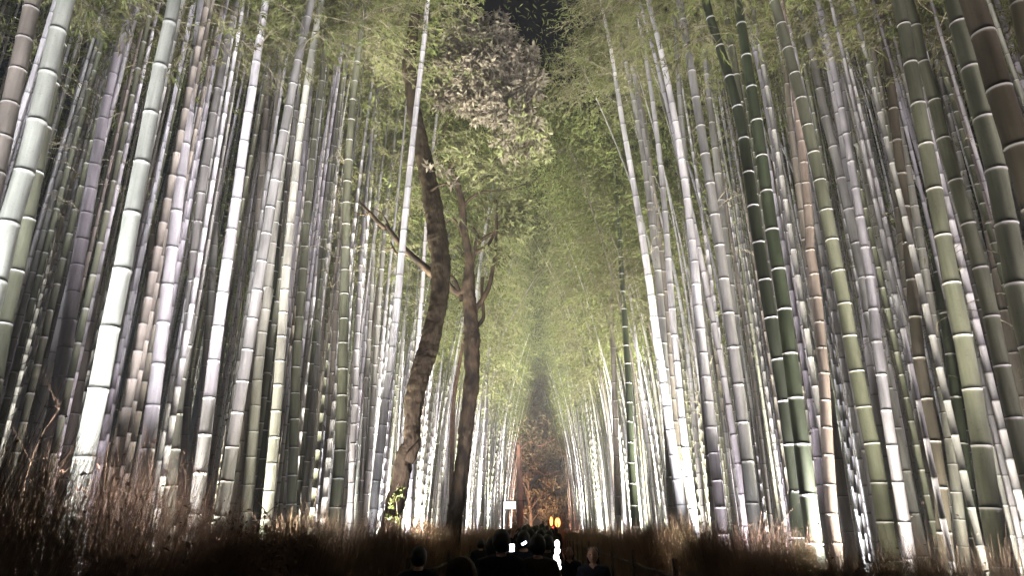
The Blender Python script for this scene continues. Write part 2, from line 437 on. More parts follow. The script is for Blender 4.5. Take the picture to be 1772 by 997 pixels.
# --- left side, outside to path
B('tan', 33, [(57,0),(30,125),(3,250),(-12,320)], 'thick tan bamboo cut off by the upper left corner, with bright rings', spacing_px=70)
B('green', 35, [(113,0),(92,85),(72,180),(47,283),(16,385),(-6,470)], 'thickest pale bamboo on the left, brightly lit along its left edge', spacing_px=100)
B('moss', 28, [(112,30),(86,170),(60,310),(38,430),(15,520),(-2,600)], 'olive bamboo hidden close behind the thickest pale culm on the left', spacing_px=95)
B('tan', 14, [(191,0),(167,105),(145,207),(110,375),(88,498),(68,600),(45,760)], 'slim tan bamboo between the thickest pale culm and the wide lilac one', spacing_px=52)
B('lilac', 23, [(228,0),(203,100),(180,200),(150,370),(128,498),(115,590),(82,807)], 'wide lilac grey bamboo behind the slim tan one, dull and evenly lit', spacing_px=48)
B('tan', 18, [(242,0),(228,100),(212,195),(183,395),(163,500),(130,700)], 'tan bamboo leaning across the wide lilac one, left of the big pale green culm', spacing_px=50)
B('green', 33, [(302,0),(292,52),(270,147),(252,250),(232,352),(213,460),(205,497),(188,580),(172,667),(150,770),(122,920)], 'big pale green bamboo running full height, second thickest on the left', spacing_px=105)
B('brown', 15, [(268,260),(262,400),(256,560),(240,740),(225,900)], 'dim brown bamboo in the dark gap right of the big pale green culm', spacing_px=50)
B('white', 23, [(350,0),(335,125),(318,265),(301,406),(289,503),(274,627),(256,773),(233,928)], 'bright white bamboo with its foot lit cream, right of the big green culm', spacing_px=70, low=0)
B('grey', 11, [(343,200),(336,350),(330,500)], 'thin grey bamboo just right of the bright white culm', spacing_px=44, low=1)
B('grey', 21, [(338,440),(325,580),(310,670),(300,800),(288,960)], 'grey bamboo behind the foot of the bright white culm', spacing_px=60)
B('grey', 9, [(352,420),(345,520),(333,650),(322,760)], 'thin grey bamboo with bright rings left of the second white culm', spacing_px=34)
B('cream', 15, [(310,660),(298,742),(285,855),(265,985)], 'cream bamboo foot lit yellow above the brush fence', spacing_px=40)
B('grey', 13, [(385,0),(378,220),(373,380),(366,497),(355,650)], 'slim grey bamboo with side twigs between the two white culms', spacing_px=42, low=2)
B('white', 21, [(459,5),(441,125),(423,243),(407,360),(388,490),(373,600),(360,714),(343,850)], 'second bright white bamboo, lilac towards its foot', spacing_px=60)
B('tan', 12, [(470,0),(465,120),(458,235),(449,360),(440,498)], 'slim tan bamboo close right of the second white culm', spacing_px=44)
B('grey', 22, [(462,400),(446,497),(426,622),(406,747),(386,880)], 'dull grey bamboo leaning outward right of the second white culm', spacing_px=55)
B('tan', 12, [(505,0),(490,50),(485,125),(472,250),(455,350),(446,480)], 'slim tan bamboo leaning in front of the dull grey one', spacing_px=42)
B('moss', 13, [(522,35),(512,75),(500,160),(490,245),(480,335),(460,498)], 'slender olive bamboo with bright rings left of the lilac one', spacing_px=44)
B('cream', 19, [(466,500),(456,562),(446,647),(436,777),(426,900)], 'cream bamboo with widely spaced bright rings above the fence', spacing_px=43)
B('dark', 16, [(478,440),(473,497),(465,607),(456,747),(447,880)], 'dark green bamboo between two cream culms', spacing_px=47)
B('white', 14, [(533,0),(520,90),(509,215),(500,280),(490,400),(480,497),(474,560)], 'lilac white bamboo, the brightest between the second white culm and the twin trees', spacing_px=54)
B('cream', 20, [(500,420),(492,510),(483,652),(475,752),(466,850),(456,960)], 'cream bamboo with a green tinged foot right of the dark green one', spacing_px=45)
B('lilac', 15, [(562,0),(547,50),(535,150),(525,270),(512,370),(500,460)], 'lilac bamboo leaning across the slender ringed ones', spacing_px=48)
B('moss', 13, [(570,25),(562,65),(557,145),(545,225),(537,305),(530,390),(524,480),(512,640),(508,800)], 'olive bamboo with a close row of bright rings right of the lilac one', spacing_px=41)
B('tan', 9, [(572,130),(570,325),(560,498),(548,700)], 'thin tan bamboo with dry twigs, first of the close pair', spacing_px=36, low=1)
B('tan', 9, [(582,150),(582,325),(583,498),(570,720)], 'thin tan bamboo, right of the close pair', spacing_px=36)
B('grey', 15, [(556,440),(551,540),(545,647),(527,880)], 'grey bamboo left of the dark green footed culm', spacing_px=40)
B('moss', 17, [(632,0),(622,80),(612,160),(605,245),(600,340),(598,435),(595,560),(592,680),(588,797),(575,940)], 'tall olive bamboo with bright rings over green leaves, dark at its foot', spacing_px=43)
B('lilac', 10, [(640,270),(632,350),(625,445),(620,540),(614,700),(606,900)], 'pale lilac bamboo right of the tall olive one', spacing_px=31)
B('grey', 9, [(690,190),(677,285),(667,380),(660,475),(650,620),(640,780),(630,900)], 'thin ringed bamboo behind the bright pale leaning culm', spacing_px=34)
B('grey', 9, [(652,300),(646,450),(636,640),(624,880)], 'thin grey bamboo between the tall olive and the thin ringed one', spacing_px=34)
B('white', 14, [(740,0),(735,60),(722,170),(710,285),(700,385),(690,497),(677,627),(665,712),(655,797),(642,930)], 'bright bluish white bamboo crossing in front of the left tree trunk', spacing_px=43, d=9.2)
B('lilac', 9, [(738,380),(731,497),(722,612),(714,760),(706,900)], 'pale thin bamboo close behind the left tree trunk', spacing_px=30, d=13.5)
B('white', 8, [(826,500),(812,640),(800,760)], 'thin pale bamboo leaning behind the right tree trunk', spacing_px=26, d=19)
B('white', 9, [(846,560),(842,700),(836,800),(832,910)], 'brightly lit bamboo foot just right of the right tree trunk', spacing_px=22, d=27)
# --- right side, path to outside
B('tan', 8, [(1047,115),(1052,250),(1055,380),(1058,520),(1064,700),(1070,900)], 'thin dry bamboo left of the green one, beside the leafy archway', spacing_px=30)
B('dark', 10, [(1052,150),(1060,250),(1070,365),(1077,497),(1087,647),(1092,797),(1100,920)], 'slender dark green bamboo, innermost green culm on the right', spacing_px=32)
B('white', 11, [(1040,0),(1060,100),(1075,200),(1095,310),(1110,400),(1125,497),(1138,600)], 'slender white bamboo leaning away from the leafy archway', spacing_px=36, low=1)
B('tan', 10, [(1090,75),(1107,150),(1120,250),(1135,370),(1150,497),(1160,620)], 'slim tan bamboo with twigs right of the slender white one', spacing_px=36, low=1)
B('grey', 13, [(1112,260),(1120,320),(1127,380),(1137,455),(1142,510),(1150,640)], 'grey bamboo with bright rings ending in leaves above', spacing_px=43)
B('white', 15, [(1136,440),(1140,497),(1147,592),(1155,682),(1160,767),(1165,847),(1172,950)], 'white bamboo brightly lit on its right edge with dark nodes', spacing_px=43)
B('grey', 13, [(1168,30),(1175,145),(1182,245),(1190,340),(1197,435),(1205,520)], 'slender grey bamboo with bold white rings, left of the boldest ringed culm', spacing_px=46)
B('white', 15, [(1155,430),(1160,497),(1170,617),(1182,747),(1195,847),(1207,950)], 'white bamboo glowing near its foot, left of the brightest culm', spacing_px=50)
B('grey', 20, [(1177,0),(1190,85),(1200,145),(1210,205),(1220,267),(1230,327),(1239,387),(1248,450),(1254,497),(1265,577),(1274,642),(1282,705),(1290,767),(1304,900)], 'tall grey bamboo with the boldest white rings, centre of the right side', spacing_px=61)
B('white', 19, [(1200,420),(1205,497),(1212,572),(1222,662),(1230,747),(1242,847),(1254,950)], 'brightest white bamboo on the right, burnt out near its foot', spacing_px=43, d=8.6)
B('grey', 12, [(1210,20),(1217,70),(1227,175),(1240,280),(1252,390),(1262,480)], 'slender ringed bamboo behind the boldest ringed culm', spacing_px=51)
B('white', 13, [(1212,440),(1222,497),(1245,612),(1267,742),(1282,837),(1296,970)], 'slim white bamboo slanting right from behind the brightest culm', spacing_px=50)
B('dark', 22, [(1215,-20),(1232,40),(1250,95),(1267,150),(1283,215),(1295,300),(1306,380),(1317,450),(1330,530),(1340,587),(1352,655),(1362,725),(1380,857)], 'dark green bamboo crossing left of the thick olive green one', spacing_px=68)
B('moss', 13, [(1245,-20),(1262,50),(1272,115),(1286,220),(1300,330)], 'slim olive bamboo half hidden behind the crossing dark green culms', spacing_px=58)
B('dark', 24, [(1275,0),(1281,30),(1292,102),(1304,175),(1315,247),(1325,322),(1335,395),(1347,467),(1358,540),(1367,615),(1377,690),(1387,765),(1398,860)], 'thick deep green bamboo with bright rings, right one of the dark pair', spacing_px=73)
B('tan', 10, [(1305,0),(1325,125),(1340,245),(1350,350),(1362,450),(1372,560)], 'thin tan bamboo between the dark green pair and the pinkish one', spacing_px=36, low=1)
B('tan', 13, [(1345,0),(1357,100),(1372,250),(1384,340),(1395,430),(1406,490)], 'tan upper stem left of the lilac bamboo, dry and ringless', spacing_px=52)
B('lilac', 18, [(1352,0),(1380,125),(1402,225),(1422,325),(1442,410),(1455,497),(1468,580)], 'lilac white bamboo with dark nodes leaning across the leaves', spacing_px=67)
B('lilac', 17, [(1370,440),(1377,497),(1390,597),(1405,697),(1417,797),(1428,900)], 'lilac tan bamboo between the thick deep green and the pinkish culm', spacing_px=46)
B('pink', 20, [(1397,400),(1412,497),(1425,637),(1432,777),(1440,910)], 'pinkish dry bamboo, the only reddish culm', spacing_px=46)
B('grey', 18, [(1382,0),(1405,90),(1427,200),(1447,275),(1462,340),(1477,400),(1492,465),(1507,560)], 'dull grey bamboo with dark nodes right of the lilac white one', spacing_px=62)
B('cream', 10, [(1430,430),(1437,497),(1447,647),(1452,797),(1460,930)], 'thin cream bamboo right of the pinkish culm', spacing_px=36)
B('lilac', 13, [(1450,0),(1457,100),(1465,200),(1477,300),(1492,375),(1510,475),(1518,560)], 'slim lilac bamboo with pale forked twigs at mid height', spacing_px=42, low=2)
B('moss', 28, [(1440,430),(1457,497),(1472,592),(1485,657),(1497,717),(1512,782),(1535,930)], 'broad olive grey bamboo with bright left ring ends', spacing_px=62)
B('white', 17, [(1485,440),(1492,497),(1502,597),(1517,697),(1532,822),(1542,897),(1555,995)], 'glowing white bamboo turning cream at its foot, right of the broad olive one', spacing_px=52)
B('lilac', 20, [(1500,440),(1507,497),(1517,587),(1532,702),(1547,797),(1562,887),(1578,985)], 'bright lilac bamboo forming a narrow V with the glowing white one', spacing_px=61)
B('cream', 12, [(1485,250),(1506,350),(1527,450),(1550,520),(1560,557),(1571,602),(1580,650),(1588,697),(1602,797),(1614,910)], 'narrow cream bamboo with bright rings on the right', spacing_px=44)
B('tan', 13, [(1490,0),(1512,100),(1532,200),(1544,280),(1556,380)], 'slim tan bamboo at the top, left of the brown grey one', spacing_px=47)
B('brown', 21, [(1517,0),(1537,100),(1550,225),(1560,300),(1567,370),(1575,450),(1582,530),(1588,600),(1600,680),(1610,722),(1620,792),(1632,880)], 'brown grey bamboo standing just left of the big mossy green one', spacing_px=70)
B('white', 15, [(1560,240),(1567,280),(1582,370),(1597,455),(1605,500),(1617,572),(1633,672),(1648,747),(1663,840)], 'bluish white bamboo, brightest culm towards the right edge', spacing_px=50)
B('cream', 19, [(1622,620),(1637,720),(1648,800),(1668,960)], 'cream bamboo foot below the bluish white culm', spacing_px=45)
B('moss', 31, [(1555,0),(1564,45),(1582,145),(1600,240),(1617,328),(1634,422),(1648,497),(1660,545),(1672,620),(1692,727),(1707,832),(1723,945)], 'big mossy green bamboo running full height on the right', spacing_px=92)
B('dark', 18, [(1606,300),(1627,497),(1642,597),(1662,747),(1682,900)], 'unlit dark green bamboo left of the big mossy green one', spacing_px=75)
B('moss', 26, [(1575,0),(1592,90),(1617,175),(1637,260),(1662,342),(1687,427),(1708,510),(1726,600),(1747,690),(1772,800)], 'broad green bamboo leaning right, behind the big mossy one', spacing_px=85)
B('tan', 13, [(1676,400),(1690,497),(1702,572),(1717,662),(1730,772),(1743,900)], 'slim tan bamboo low between the two broad green ones', spacing_px=42)
B('tan', 19, [(1613,0),(1628,52),(1645,125),(1665,200),(1682,270),(1702,345),(1717,415),(1733,497),(1750,600)], 'tan bamboo with dark nodes, left of the bright ringed green one', spacing_px=70)
B('moss', 36, [(1640,-20),(1667,67),(1692,165),(1717,262),(1737,367),(1757,472),(1772,582)], 'thick bright ringed green bamboo at the right edge', spacing_px=104)
B('brown', 44, [(1680,0),(1707,75),(1727,150),(1752,225),(1775,300)], 'thick nearly black bamboo crossing the upper right corner', spacing_px=115)
B('tan', 12, [(1737,0),(1770,130),(1785,200)], 'thin tan bamboo beyond the nearly black culm', spacing_px=45)
B('brown', 30, [(1755,-30),(1775,60),(1790,130)], 'black bamboo cut off by the upper right corner', spacing_px=110)
for kind, w, pts, label, kw in T:
    hand_culm(kind, w, pts, label, **kw)

# --- the rest of the grove
PROTO = []
for i in range(10):
    r = np.random.RandomState(100 + i); ax, ay, ph = r.uniform(.0, .007), r.uniform(-.012, .012), r.uniform(0, 6)
    bd = r.uniform(.0, .4) if i < 4 else r.uniform(1.2, 3.4)
    def P(z, ax=ax, ay=ay, ph=ph, bd=bd): return (ax * z * z * .5 + bd * (max(0, z - 3) / 11) ** 2.2 + .03 * math.sin(z * .9 + ph), ay * z * z * .3, z)
    PROTO.append((culm_mesh('culm', P, .05, .012, .29 + .02 * (i % 4), 9, 14, [BM['grey']]), P))

PI_ = math.pi; FILL = []
def blocked(px, d):
    # keep the nearer hand-placed culms and the two trees in the clear
    if d < 19 and 690 < px < 862: return True
    return any(abs(px - hx) < 9 and d < hd + .4 for hx, hd in HAND)
placed = []
n_want = 300 - len(T)   # so that 300 stand as bamboos of their own
tries = 0
kinds_l = ['grey', 'tan', 'lilac', 'moss', 'white', 'cream', 'grey', 'lilac', 'white']
while len(placed) < n_want and tries < 60000:
    tries += 1
    sgn = random.choice((-1, 1))
    x = sgn * (2.5 + 6.3 * random.random() ** 1.5); y = 5 + 29 * random.random() ** .9
    if random.random() < .35: x = sgn * random.uniform(3.3, 7.5); y = random.uniform(5, 13)
    if abs(x) < (4.8 if x < 0 else 4.2) and y < 9: continue
    if abs(x) / y > .95: continue
    px = 935 + x * F / y
    if blocked(px, y): continue
    if any((x - a) ** 2 + (y - b) ** 2 < .3 for a, b in placed): continue
    placed.append((x, y))
names = {'grey': 'weathered grey', 'tan': 'dry tan', 'lilac': 'lilac grey', 'moss': 'olive green', 'white': 'waxy white', 'cream': 'cream coloured'}
for x, y in placed:
    k = random.choice(kinds_l)
    side = 'left' if x < 0 else 'right'
    row = 'front rows of the far' if abs(x) < 4.2 and y > 17 else ('near' if y < 12 else 'middle')
    lab = f'one of the slender {names[k]} bamboos in the {row} stand, {side} of the path'
    root = empty('bamboo', (x, y, 0), lab, 'bamboo', f'slender {names[k]} bamboos, {side} side', (PI_ if x > 0 else 0) + random.uniform(-.35, .35))
    FILL.append((root, k, side, x / y))
    me, P = random.choice(PROTO[:4] if y < (17 if x < 0 else 11) else PROTO[4:])
    s = random.uniform(.7, 1.15); hz = random.uniform(.82, 1.12)
    if y < 13: s *= .62
    c = link('culm', me, root, mat=BM[k]); c.scale = (s, s, hz)
    lean = random.uniform(.0, .018) if y < 17 else random.uniform(-.005, .03)
    c.rotation_euler = (random.uniform(-.015, .015), lean, 0)
    M = Matrix.Rotation(lean, 3, 'Y') @ Matrix.Diagonal((s, s, hz))
    zc = min(10.5, max(7.0, y * .93 + .6)) / hz if y < 14 else 7.0 / hz
    a = M @ Vector(P(zc)); b = M @ Vector(P(14.0))
    cr = link('crown', random.choice(CROWNS), root, a); cr.rotation_mode = 'QUATERNION'
    cr.rotation_quaternion = (b - a).to_track_quat('Z', 'Y') @ Quaternion((0, 0, 1), random.uniform(0, 6.28))
    cr.scale = (1, 1, (b - a).length / 7.3); cr['kind'] = 'stuff'
    if y < 16 and random.random() < .5:
        z0 = random.uniform(3, 6); br = link('branch', random.choice(LOWBR), root, M @ Vector(P(z0))); br['kind'] = 'stuff'
        br.rotation_euler.z = random.uniform(0, 6)

ORD = ['first', 'second', 'third', 'fourth', 'fifth', 'sixth', 'seventh', 'eighth', 'ninth', 'tenth', 'eleventh', 'twelfth', 'thirteenth', 'fourteenth', 'fifteenth', 'sixteenth', 'seventeenth', 'eighteenth', 'nineteenth', 'twentieth']
for kk in names:
    for sd in ('left', 'right'):
        f_ = sorted([f for f in FILL if f[1] == kk and f[2] == sd], key=lambda f: abs(f[3]))
        for i, f in enumerate(f_):
            n_ = ORD[i] if i < 20 else 'twenty ' + ORD[i - 20] if i < 29 else 'thirtieth' if i == 29 else 'thirty ' + ORD[min(i - 30, 19)]
            f[0]['label'] = f'{names[kk]} bamboo, {n_} such slender one outward from the path end, {sd} side'
# beyond the 300 nearest: one mass of culms and one of leaves
def mass():
    kinds = ['grey', 'lilac', 'tan', 'white', 'moss']
    r = np.random.RandomState(5)
    for ki, kn in enumerate(kinds): pass
    Vs, Fs, Ms, UVs, n0 = [], [], [], [], 0
    pos = []
    for i in range(3000):
        sgn = -1 if r.rand() < .5 else 1
        if r.rand() < .25:
            x = sgn * r.uniform(8.5, 17); y = r.uniform(5, 60)
            if r.rand() < .3: y = r.uniform(7, 22); x = sgn * y * r.uniform(.75, 1.1)
        elif r.rand() < .66:
            x = sgn * r.uniform(3.4, 9.5); y = r.uniform(6.5, 36)
            if abs(x) / y > .8: x = sgn * r.uniform(3, 6); y = r.uniform(16, 36)
        else:
            x = sgn * (2.55 + 8.5 * r.rand() ** 1.6); y = r.uniform(34, 66)
        pos.append((x, y))
    sides = 5
    for (x, y) in pos:
        H = r.uniform(12, 15.5); r0 = r.uniform(.026, .052); lean = -np.sign(x) * (r.uniform(.0, .4) if y < 18 else r.uniform(.2, 2.4) if abs(x) < 5.5 else r.uniform(-.1, .6)); ly = r.uniform(-.3, .3)
        nsp = r.uniform(.26, .38); ph = r.rand(); nn = int(H / nsp)
        z = np.repeat((np.arange(1, nn) - ph) * nsp, 3) + np.tile([-.016, -.008, .002], nn - 1)
        fr = np.tile([1, 1.13, 1.0], nn - 1); vv = np.tile([.999, 1.02, 0], nn - 1)
        z = np.maximum(np.concatenate([[0], z, [H]]), 0); fr = np.concatenate([[1], fr, [1]]); vv = np.concatenate([[0], vv, [.98]])
        t = z / H; P = np.stack([x + lean * t ** 2, y + ly * t ** 2, z], -1)
        rad = r0 * (1 - .75 * t ** 1.25) * fr
        th = np.linspace(0, 2 * math.pi, sides, endpoint=False)
        V = np.stack([P[:, None, 0] + rad[:, None] * np.cos(th), P[:, None, 1] + rad[:, None] * np.sin(th), np.repeat(z[:, None], sides, 1)], -1).reshape(-1, 3)
        n = len(z); i_ = np.arange(n - 1)[:, None] * sides; j = np.arange(sides)[None]; j2 = (j + 1) % sides
        Fq = np.stack([i_ + j, i_ + j2, i_ + sides + j2, i_ + sides + j], -1).reshape(-1, 4)
        v0 = np.repeat(vv[:-1], sides); v1 = np.repeat(vv[1:], sides); v1 = np.where(v1 < v0, 1.25, v1)
        u = np.zeros_like(v0)
        UVs.append(np.stack([np.stack([u, v0], -1), np.stack([u, v0], -1), np.stack([u, v1], -1), np.stack([u, v1], -1)], 1))
        Vs.append(V); Fs.append(Fq + n0); Ms.append(np.full(len(Fq), r.randint(0, 5))); n0 += len(V)
    me = mesh_np('bamboo_thicket', np.concatenate(Vs), np.concatenate(Fs), [BM[k] for k in kinds], np.concatenate(Ms), np.concatenate(UVs))
    o = link('bamboo_thicket', me); tag(o, 'dense mass of far bamboo culms behind the front rows on both sides', 'bamboo thicket', None, 'stuff')
    # leaves: clusters hung round every culm top, over the path too
    C, D = [], []
    for (x, y) in pos:
        m = 17 if abs(x) < 9 else 12
        if y < 17: m = 8
        if 13.6 < y < 21 and abs(x) < 5.5: m = 34
        if abs(x) < 5.5 and y > 14: m = 44
        tz = r.rand(m)
        z = (9.2 if y < 12 else 7.8 if y < 17 else 6.8 if abs(x) > 5.5 or y < 26 else 8.4) + (5.6 if y < 17 else 8.0) * tz
        rr = (1.7 - 1.1 * tz) * np.sqrt(r.rand(m)); a = r.rand(m) * 6.283
        cx = x + rr * np.cos(a) - np.sign(x) * (((abs(x) + .3) * ((.75 + .45 * r.rand(m)) if 13.6 < y < 21 and x > 0 else (.35 + .65 * r.rand(m))) if abs(x) < 5.5 else .9) * tz ** 1.1); cy = y + rr * np.sin(a)
        for k in range(m):
            nl = 13
            C.append(np.array([cx[k], cy[k], z[k]]) + r.randn(nl, 3) * [.24, .24, .13]); 
            D.append(np.array([math.cos(a[k]), math.sin(a[k]), -.5]) + r.randn(nl, 3) * .6)
    C = np.concatenate(C); D = unit(np.concatenate(D)); Nn = unit(np.array([0, 0, 1.]) + r.randn(len(C), 3) * .5)
    L = r.uniform(.10, .175, len(C)); V, Fq = leaves(C, D, Nn, L, L * .2, .42)
    o = link('thicket_foliage', mesh_np('thicket_foliage', V, Fq, [M_LEAF], smooth=False))
    tag(o, 'mass of green leaves hanging from the far bamboo tops', 'foliage', None, 'stuff')
    print('mass leaves', len(C))
mass()

# ------------------------------------------------------------------ the two trees on the left and the trees closing the path
def tube_px(pts, d, sides=16, sub=6, bumps=.12, seed=0, rough=0):
    """pts: (x, y, width_px[, distance]) -> swept, knobbly limb"""
    P = []; R = []
    for q in pts:
        dd = q[3] if len(q) > 3 else d
        p = at(q[0], q[1], dd); P.append(p); R.append(q[2] * .88 * depth_along_view(p) / F / 2)
    P = np.array(P); R = np.array(R); n = len(P)
    t = np.arange(n); tt = np.linspace(0, n - 1, (n - 1) * sub + 1)
    def cr(A):
        A = np.asarray(A); Ap = np.concatenate([2 * A[:1] - A[1:2], A, 2 * A[-1:] - A[-2:-1]])
        o = []
        for v in tt:
            i = min(int(v), n - 2); f = v - i; a, b, c, e = Ap[i], Ap[i + 1], Ap[i + 2], Ap[i + 3]
            o.append(.5 * ((2 * b) + (-a + c) * f + (2 * a - 5 * b + 4 * c - e) * f * f + (-a + 3 * b - 3 * c + e) * f ** 3))
        return np.array(o)
    P2 = cr(P); R2 = np.maximum(cr(R[:, None])[:, 0], .004)
    V, Fq = sweep(P2, R2, sides)
    ctr = np.repeat(P2, sides, 0); rr = np.repeat(R2, sides)
    for i in range(len(V)):
        v = Vector(V[i]); k = mnoise.fractal(v * 3.1 + Vector((seed, 0, 0)), 1, 2, 3) * bumps + mnoise.noise(Vector((v.x * 14, v.y * 14, v.z * 3))) * bumps * .45
        if rough: k += rough * (abs(mnoise.noise(Vector((v.x * 30, v.y * 30, v.z * 7)))) * 2 - .5) + rough * .6 * mnoise.noise(v * 40)
        V[i] = ctr[i] + (V[i] - ctr[i]) * (1 + k)
    return V, Fq, P2

def limb(parent, name, pts, d, m, **kw):
    V, Fq, P2 = tube_px(pts, d, **kw)
    b = np.array(parent.location)
    return link(name, mesh_np(name, V - b, Fq, [m]), parent), P2

def leaf_cloud(centres, radii, n, L, r, aspect=.36, squash=.8):
    C = []
    for (c, rd, k) in zip(centres, radii, n):
        u = unit(r.randn(k, 3)) * (r.rand(k, 1) ** .45) * rd; u[:, 2] *= squash
        C.append(np.array(c) + u)
    C = np.concatenate(C); D = unit(r.randn(len(C), 3) + [0, 0, -.3]); Nn = unit(np.array([0, 0, 1.]) + r.randn(len(C), 3) * .5)
    LL = r.uniform(L * .7, L * 1.2, len(C)); return leaves(C, D, Nn, LL, LL * aspect, .5)

def spray_cloud(blobs, r, L, per=7, aspect=.36):
    """leaves in rosettes at twig ends; blobs: (x,y,dist,radius_px,n_rosettes)"""
    C = []; D = []; tw = Bag()
    for (x, y, d, rp, n) in blobs:
        c = np.array(at(x, y, d)); R = rp * depth_along_view(Vector(c)) / F
        u = unit(r.randn(n, 3)) * (r.rand(n, 1) ** .4) * R; u[:, 1] *= .8
        for k in range(n):
            e = c + u[k]; ax = unit(u[k] + r.randn(3) * R * .4 + [0, 0, .1])
            s = e - ax * min(.45, R * .6)
            Vt, Ft = sweep(np.array([s, (s + e) / 2 + r.randn(3) * .02, e]), np.array([.008, .005, .003]), 3); tw.add(Vt, Ft, 0)
            C.append(e - ax * r.rand(per, 1) * .1); D.append(ax * .6 + r.randn(per, 3) * .6)
    C = np.concatenate(C); D = unit(np.concatenate(D)); Nn = unit(np.array([0, 0, 1.]) + r.randn(len(C), 3) * .45)
    LL = r.uniform(L * .7, L * 1.2, len(C)); V, Fq = leaves(C, D, Nn, LL, LL * aspect, .5)
    tw.add(V, Fq, 1)
    return tw

rr = np.random.RandomState(3)
# left tree
t1d = 11.0
b1 = at(668, 960, t1d); t1 = empty('evergreen_tree', (b1.x, t1d, 0), 'thick S-curved tree trunk behind the bright leaning bamboo, left one of the two', 'tree')
tr, _ = limb(t1, 'trunk', [(655,1130,50),(662,1000,44),(678,900,38),(692,840,36),(700,790,33),(712,770,33),(713,735,32),(718,690,38),(730,640,39),(742,600,38),(754,550,36),(762,500,35),(762,450,38),(756,400,38),(748,350,35),(739,300,32),(729,250,30),(718,200,27),(712,150,25),(708,110,27),(712,70,22),(718,20,18),(722,-60,14)], t1d, M_BARK, bumps=.13, sides=40, sub=22, rough=.11)
link_knob, _ = limb(t1, 'knob', [(706,800,20),(714,785,22),(722,772,14),(726,764,6)], t1d - .12, M_BARK, bumps=.2, sub=4, sides=10)
limb(t1, 'limb', [(752,478,16),(735,462,15),(715,445,13),(695,425,11),(676,400,8),(668,388,5)], t1d + .3, M_BARKD, sides=8, sub=4)
limb(t1, 'limb', [(712,440,8),(700,438,6),(688,440,5),(680,428,4),(676,418,3)], t1d + .35, M_BARKD, sides=6, sub=3)
limb(t1, 'limb', [(668,396,9),(655,385,8),(640,368,7),(622,350,5),(612,340,4)], t1d + .6, M_BARKD, sides=8, sub=4)
for tw_ in ([(676,400,5),(668,380,3),(655,365,2),(640,360,1)], [(680,428,3),(672,432,2),(660,425,1)], [(614,341,4),(600,330,2.5),(585,328,1.2)], [(640,368,4),(628,372,2.5),(612,366,1.2)], [(695,425,5),(690,405,3),(692,388,1.5)]):
    limb(t1, 'twig', tw_, t1d + .5, M_BARKD, sides=6, sub=3)
limb(t1, 'limb', [(745,330,7),(757,322,5),(772,318,4),(790,322,2)], t1d - .2, M_BARKD, sides=6, sub=3)
c1 = spray_cloud([(765,292,t1d - .5,24,9),(740,288,t1d - .5,12,4),(785,312,t1d - .5,14,4)], rr, .13, 5)
o = link('leafy_branch', mesh_np('leafy_branch', np.concatenate(c1.V) - np.array(t1.location), np.concatenate(c1.F), [M_TWIG, M_EVER], np.concatenate(c1.M), smooth=False), t1); o['kind'] = 'stuff'
c1 = spray_cloud([(720,-60,t1d + .3,120,220),(700,40,t1d + .6,70,90),(650,-40,t1d + 1,90,120),(790,-20,t1d,70,70)], rr, .13)
o = link('crown', mesh_np('crown', np.concatenate(c1.V) - np.array(t1.location), np.concatenate(c1.F), [M_TWIG, M_LEAF], np.concatenate(c1.M), smooth=False), t1); o['kind'] = 'stuff'
# right tree
t2d = 15.0
b2 = at(775, 960, t2d); t2 = empty('evergreen_tree', (b2.x, t2d, 0), 'forked tree right of the curved trunk, with a pale leafy crown over the path', 'tree')
limb(t2, 'trunk', [(770,1060,44),(776,1000,38),(782,930,33),(792,860,31),(800,800,28),(806,750,28),(812,700,28),(817,650,29),(817,600,31),(817,570,28),(813,530,26),(811,500,24),(812,470,19),(812,450,17),(807,420,15),(802,385,14),(799,350,13),(790,315,13),(780,290,11),(772,262,9),(768,235,7)], t2d, M_BARKD, bumps=.14, sides=36, sub=16, rough=.13)
L2 = [
 [(806,500,15),(795,508,14),(782,500,13),(772,486,11),(766,470,9)],
 [(800,520,12),(792,500,10),(785,482,6),(770,478,5)],
 [(822,535,12),(834,520,11),(845,498,10),(852,470,8),(857,430,7),(859,390,6),(858,345,5)],
 [(826,565,9),(833,556,9),(837,545,8),(834,510,7),(835,480,6)],
 [(811,470,12),(818,448,10),(822,428,9),(826,410,8),(818,395,7)],
 [(812,455,10),(820,440,9),(832,432,8),(846,422,6),(858,398,5)],
 [(806,418,9),(798,400,8),(790,385,6),(780,378,5),(765,390,4)],
 [(801,440,6),(795,430,5),(788,425,4)],
 [(822,428,7),(834,415,6),(850,405,5),(868,398,4),(880,385,3),(888,370,2.5)],
 [(802,360,6),(812,345,5),(835,332,4),(870,330,3),(905,320,2.4),(935,308,2)],
 [(797,345,5),(805,332,4),(820,322,3),(850,300,3),(870,280,2.5)],
 [(780,290,6),(800,250,5),(815,215,5),(826,185,4),(830,150,3)],
 [(768,235,6),(780,190,5),(800,140,4),(830,90,3)],
 [(815,215,4),(840,190,3.5),(870,170,3),(895,150,2.5)],
]
for q in L2: limb(t2, 'limb', [(a, b, w, t2d - 2.0 * max(0, 300 - b) / 300) for a, b, w in q], t2d + rr.uniform(-.4, .4), M_BARKD, sides=7, sub=4, bumps=.15)
EVB = [
  (800,70,15,48,190),(850,65,15,48,190),(790,125,15,42,160),(840,125,15,52,240),(892,105,15,40,160),(915,145,15,34,120),(870,175,15.3,50,200),(820,175,15.4,40,110),(770,165,15.2,26,60),(905,205,15,38,130),(885,240,15,42,120),(925,235,15.2,28,80),(940,265,15.2,16,30),
  (870,290,15.5,30,60),(905,285,15.5,24,50),(895,370,15,22,40),(880,395,15,20,40),(905,405,15,16,26),(905,350,15,18,22),(860,440,15,22,30),(850,360,15.4,30,40),(830,300,15.5,34,60),(800,255,15.5,34,60)]
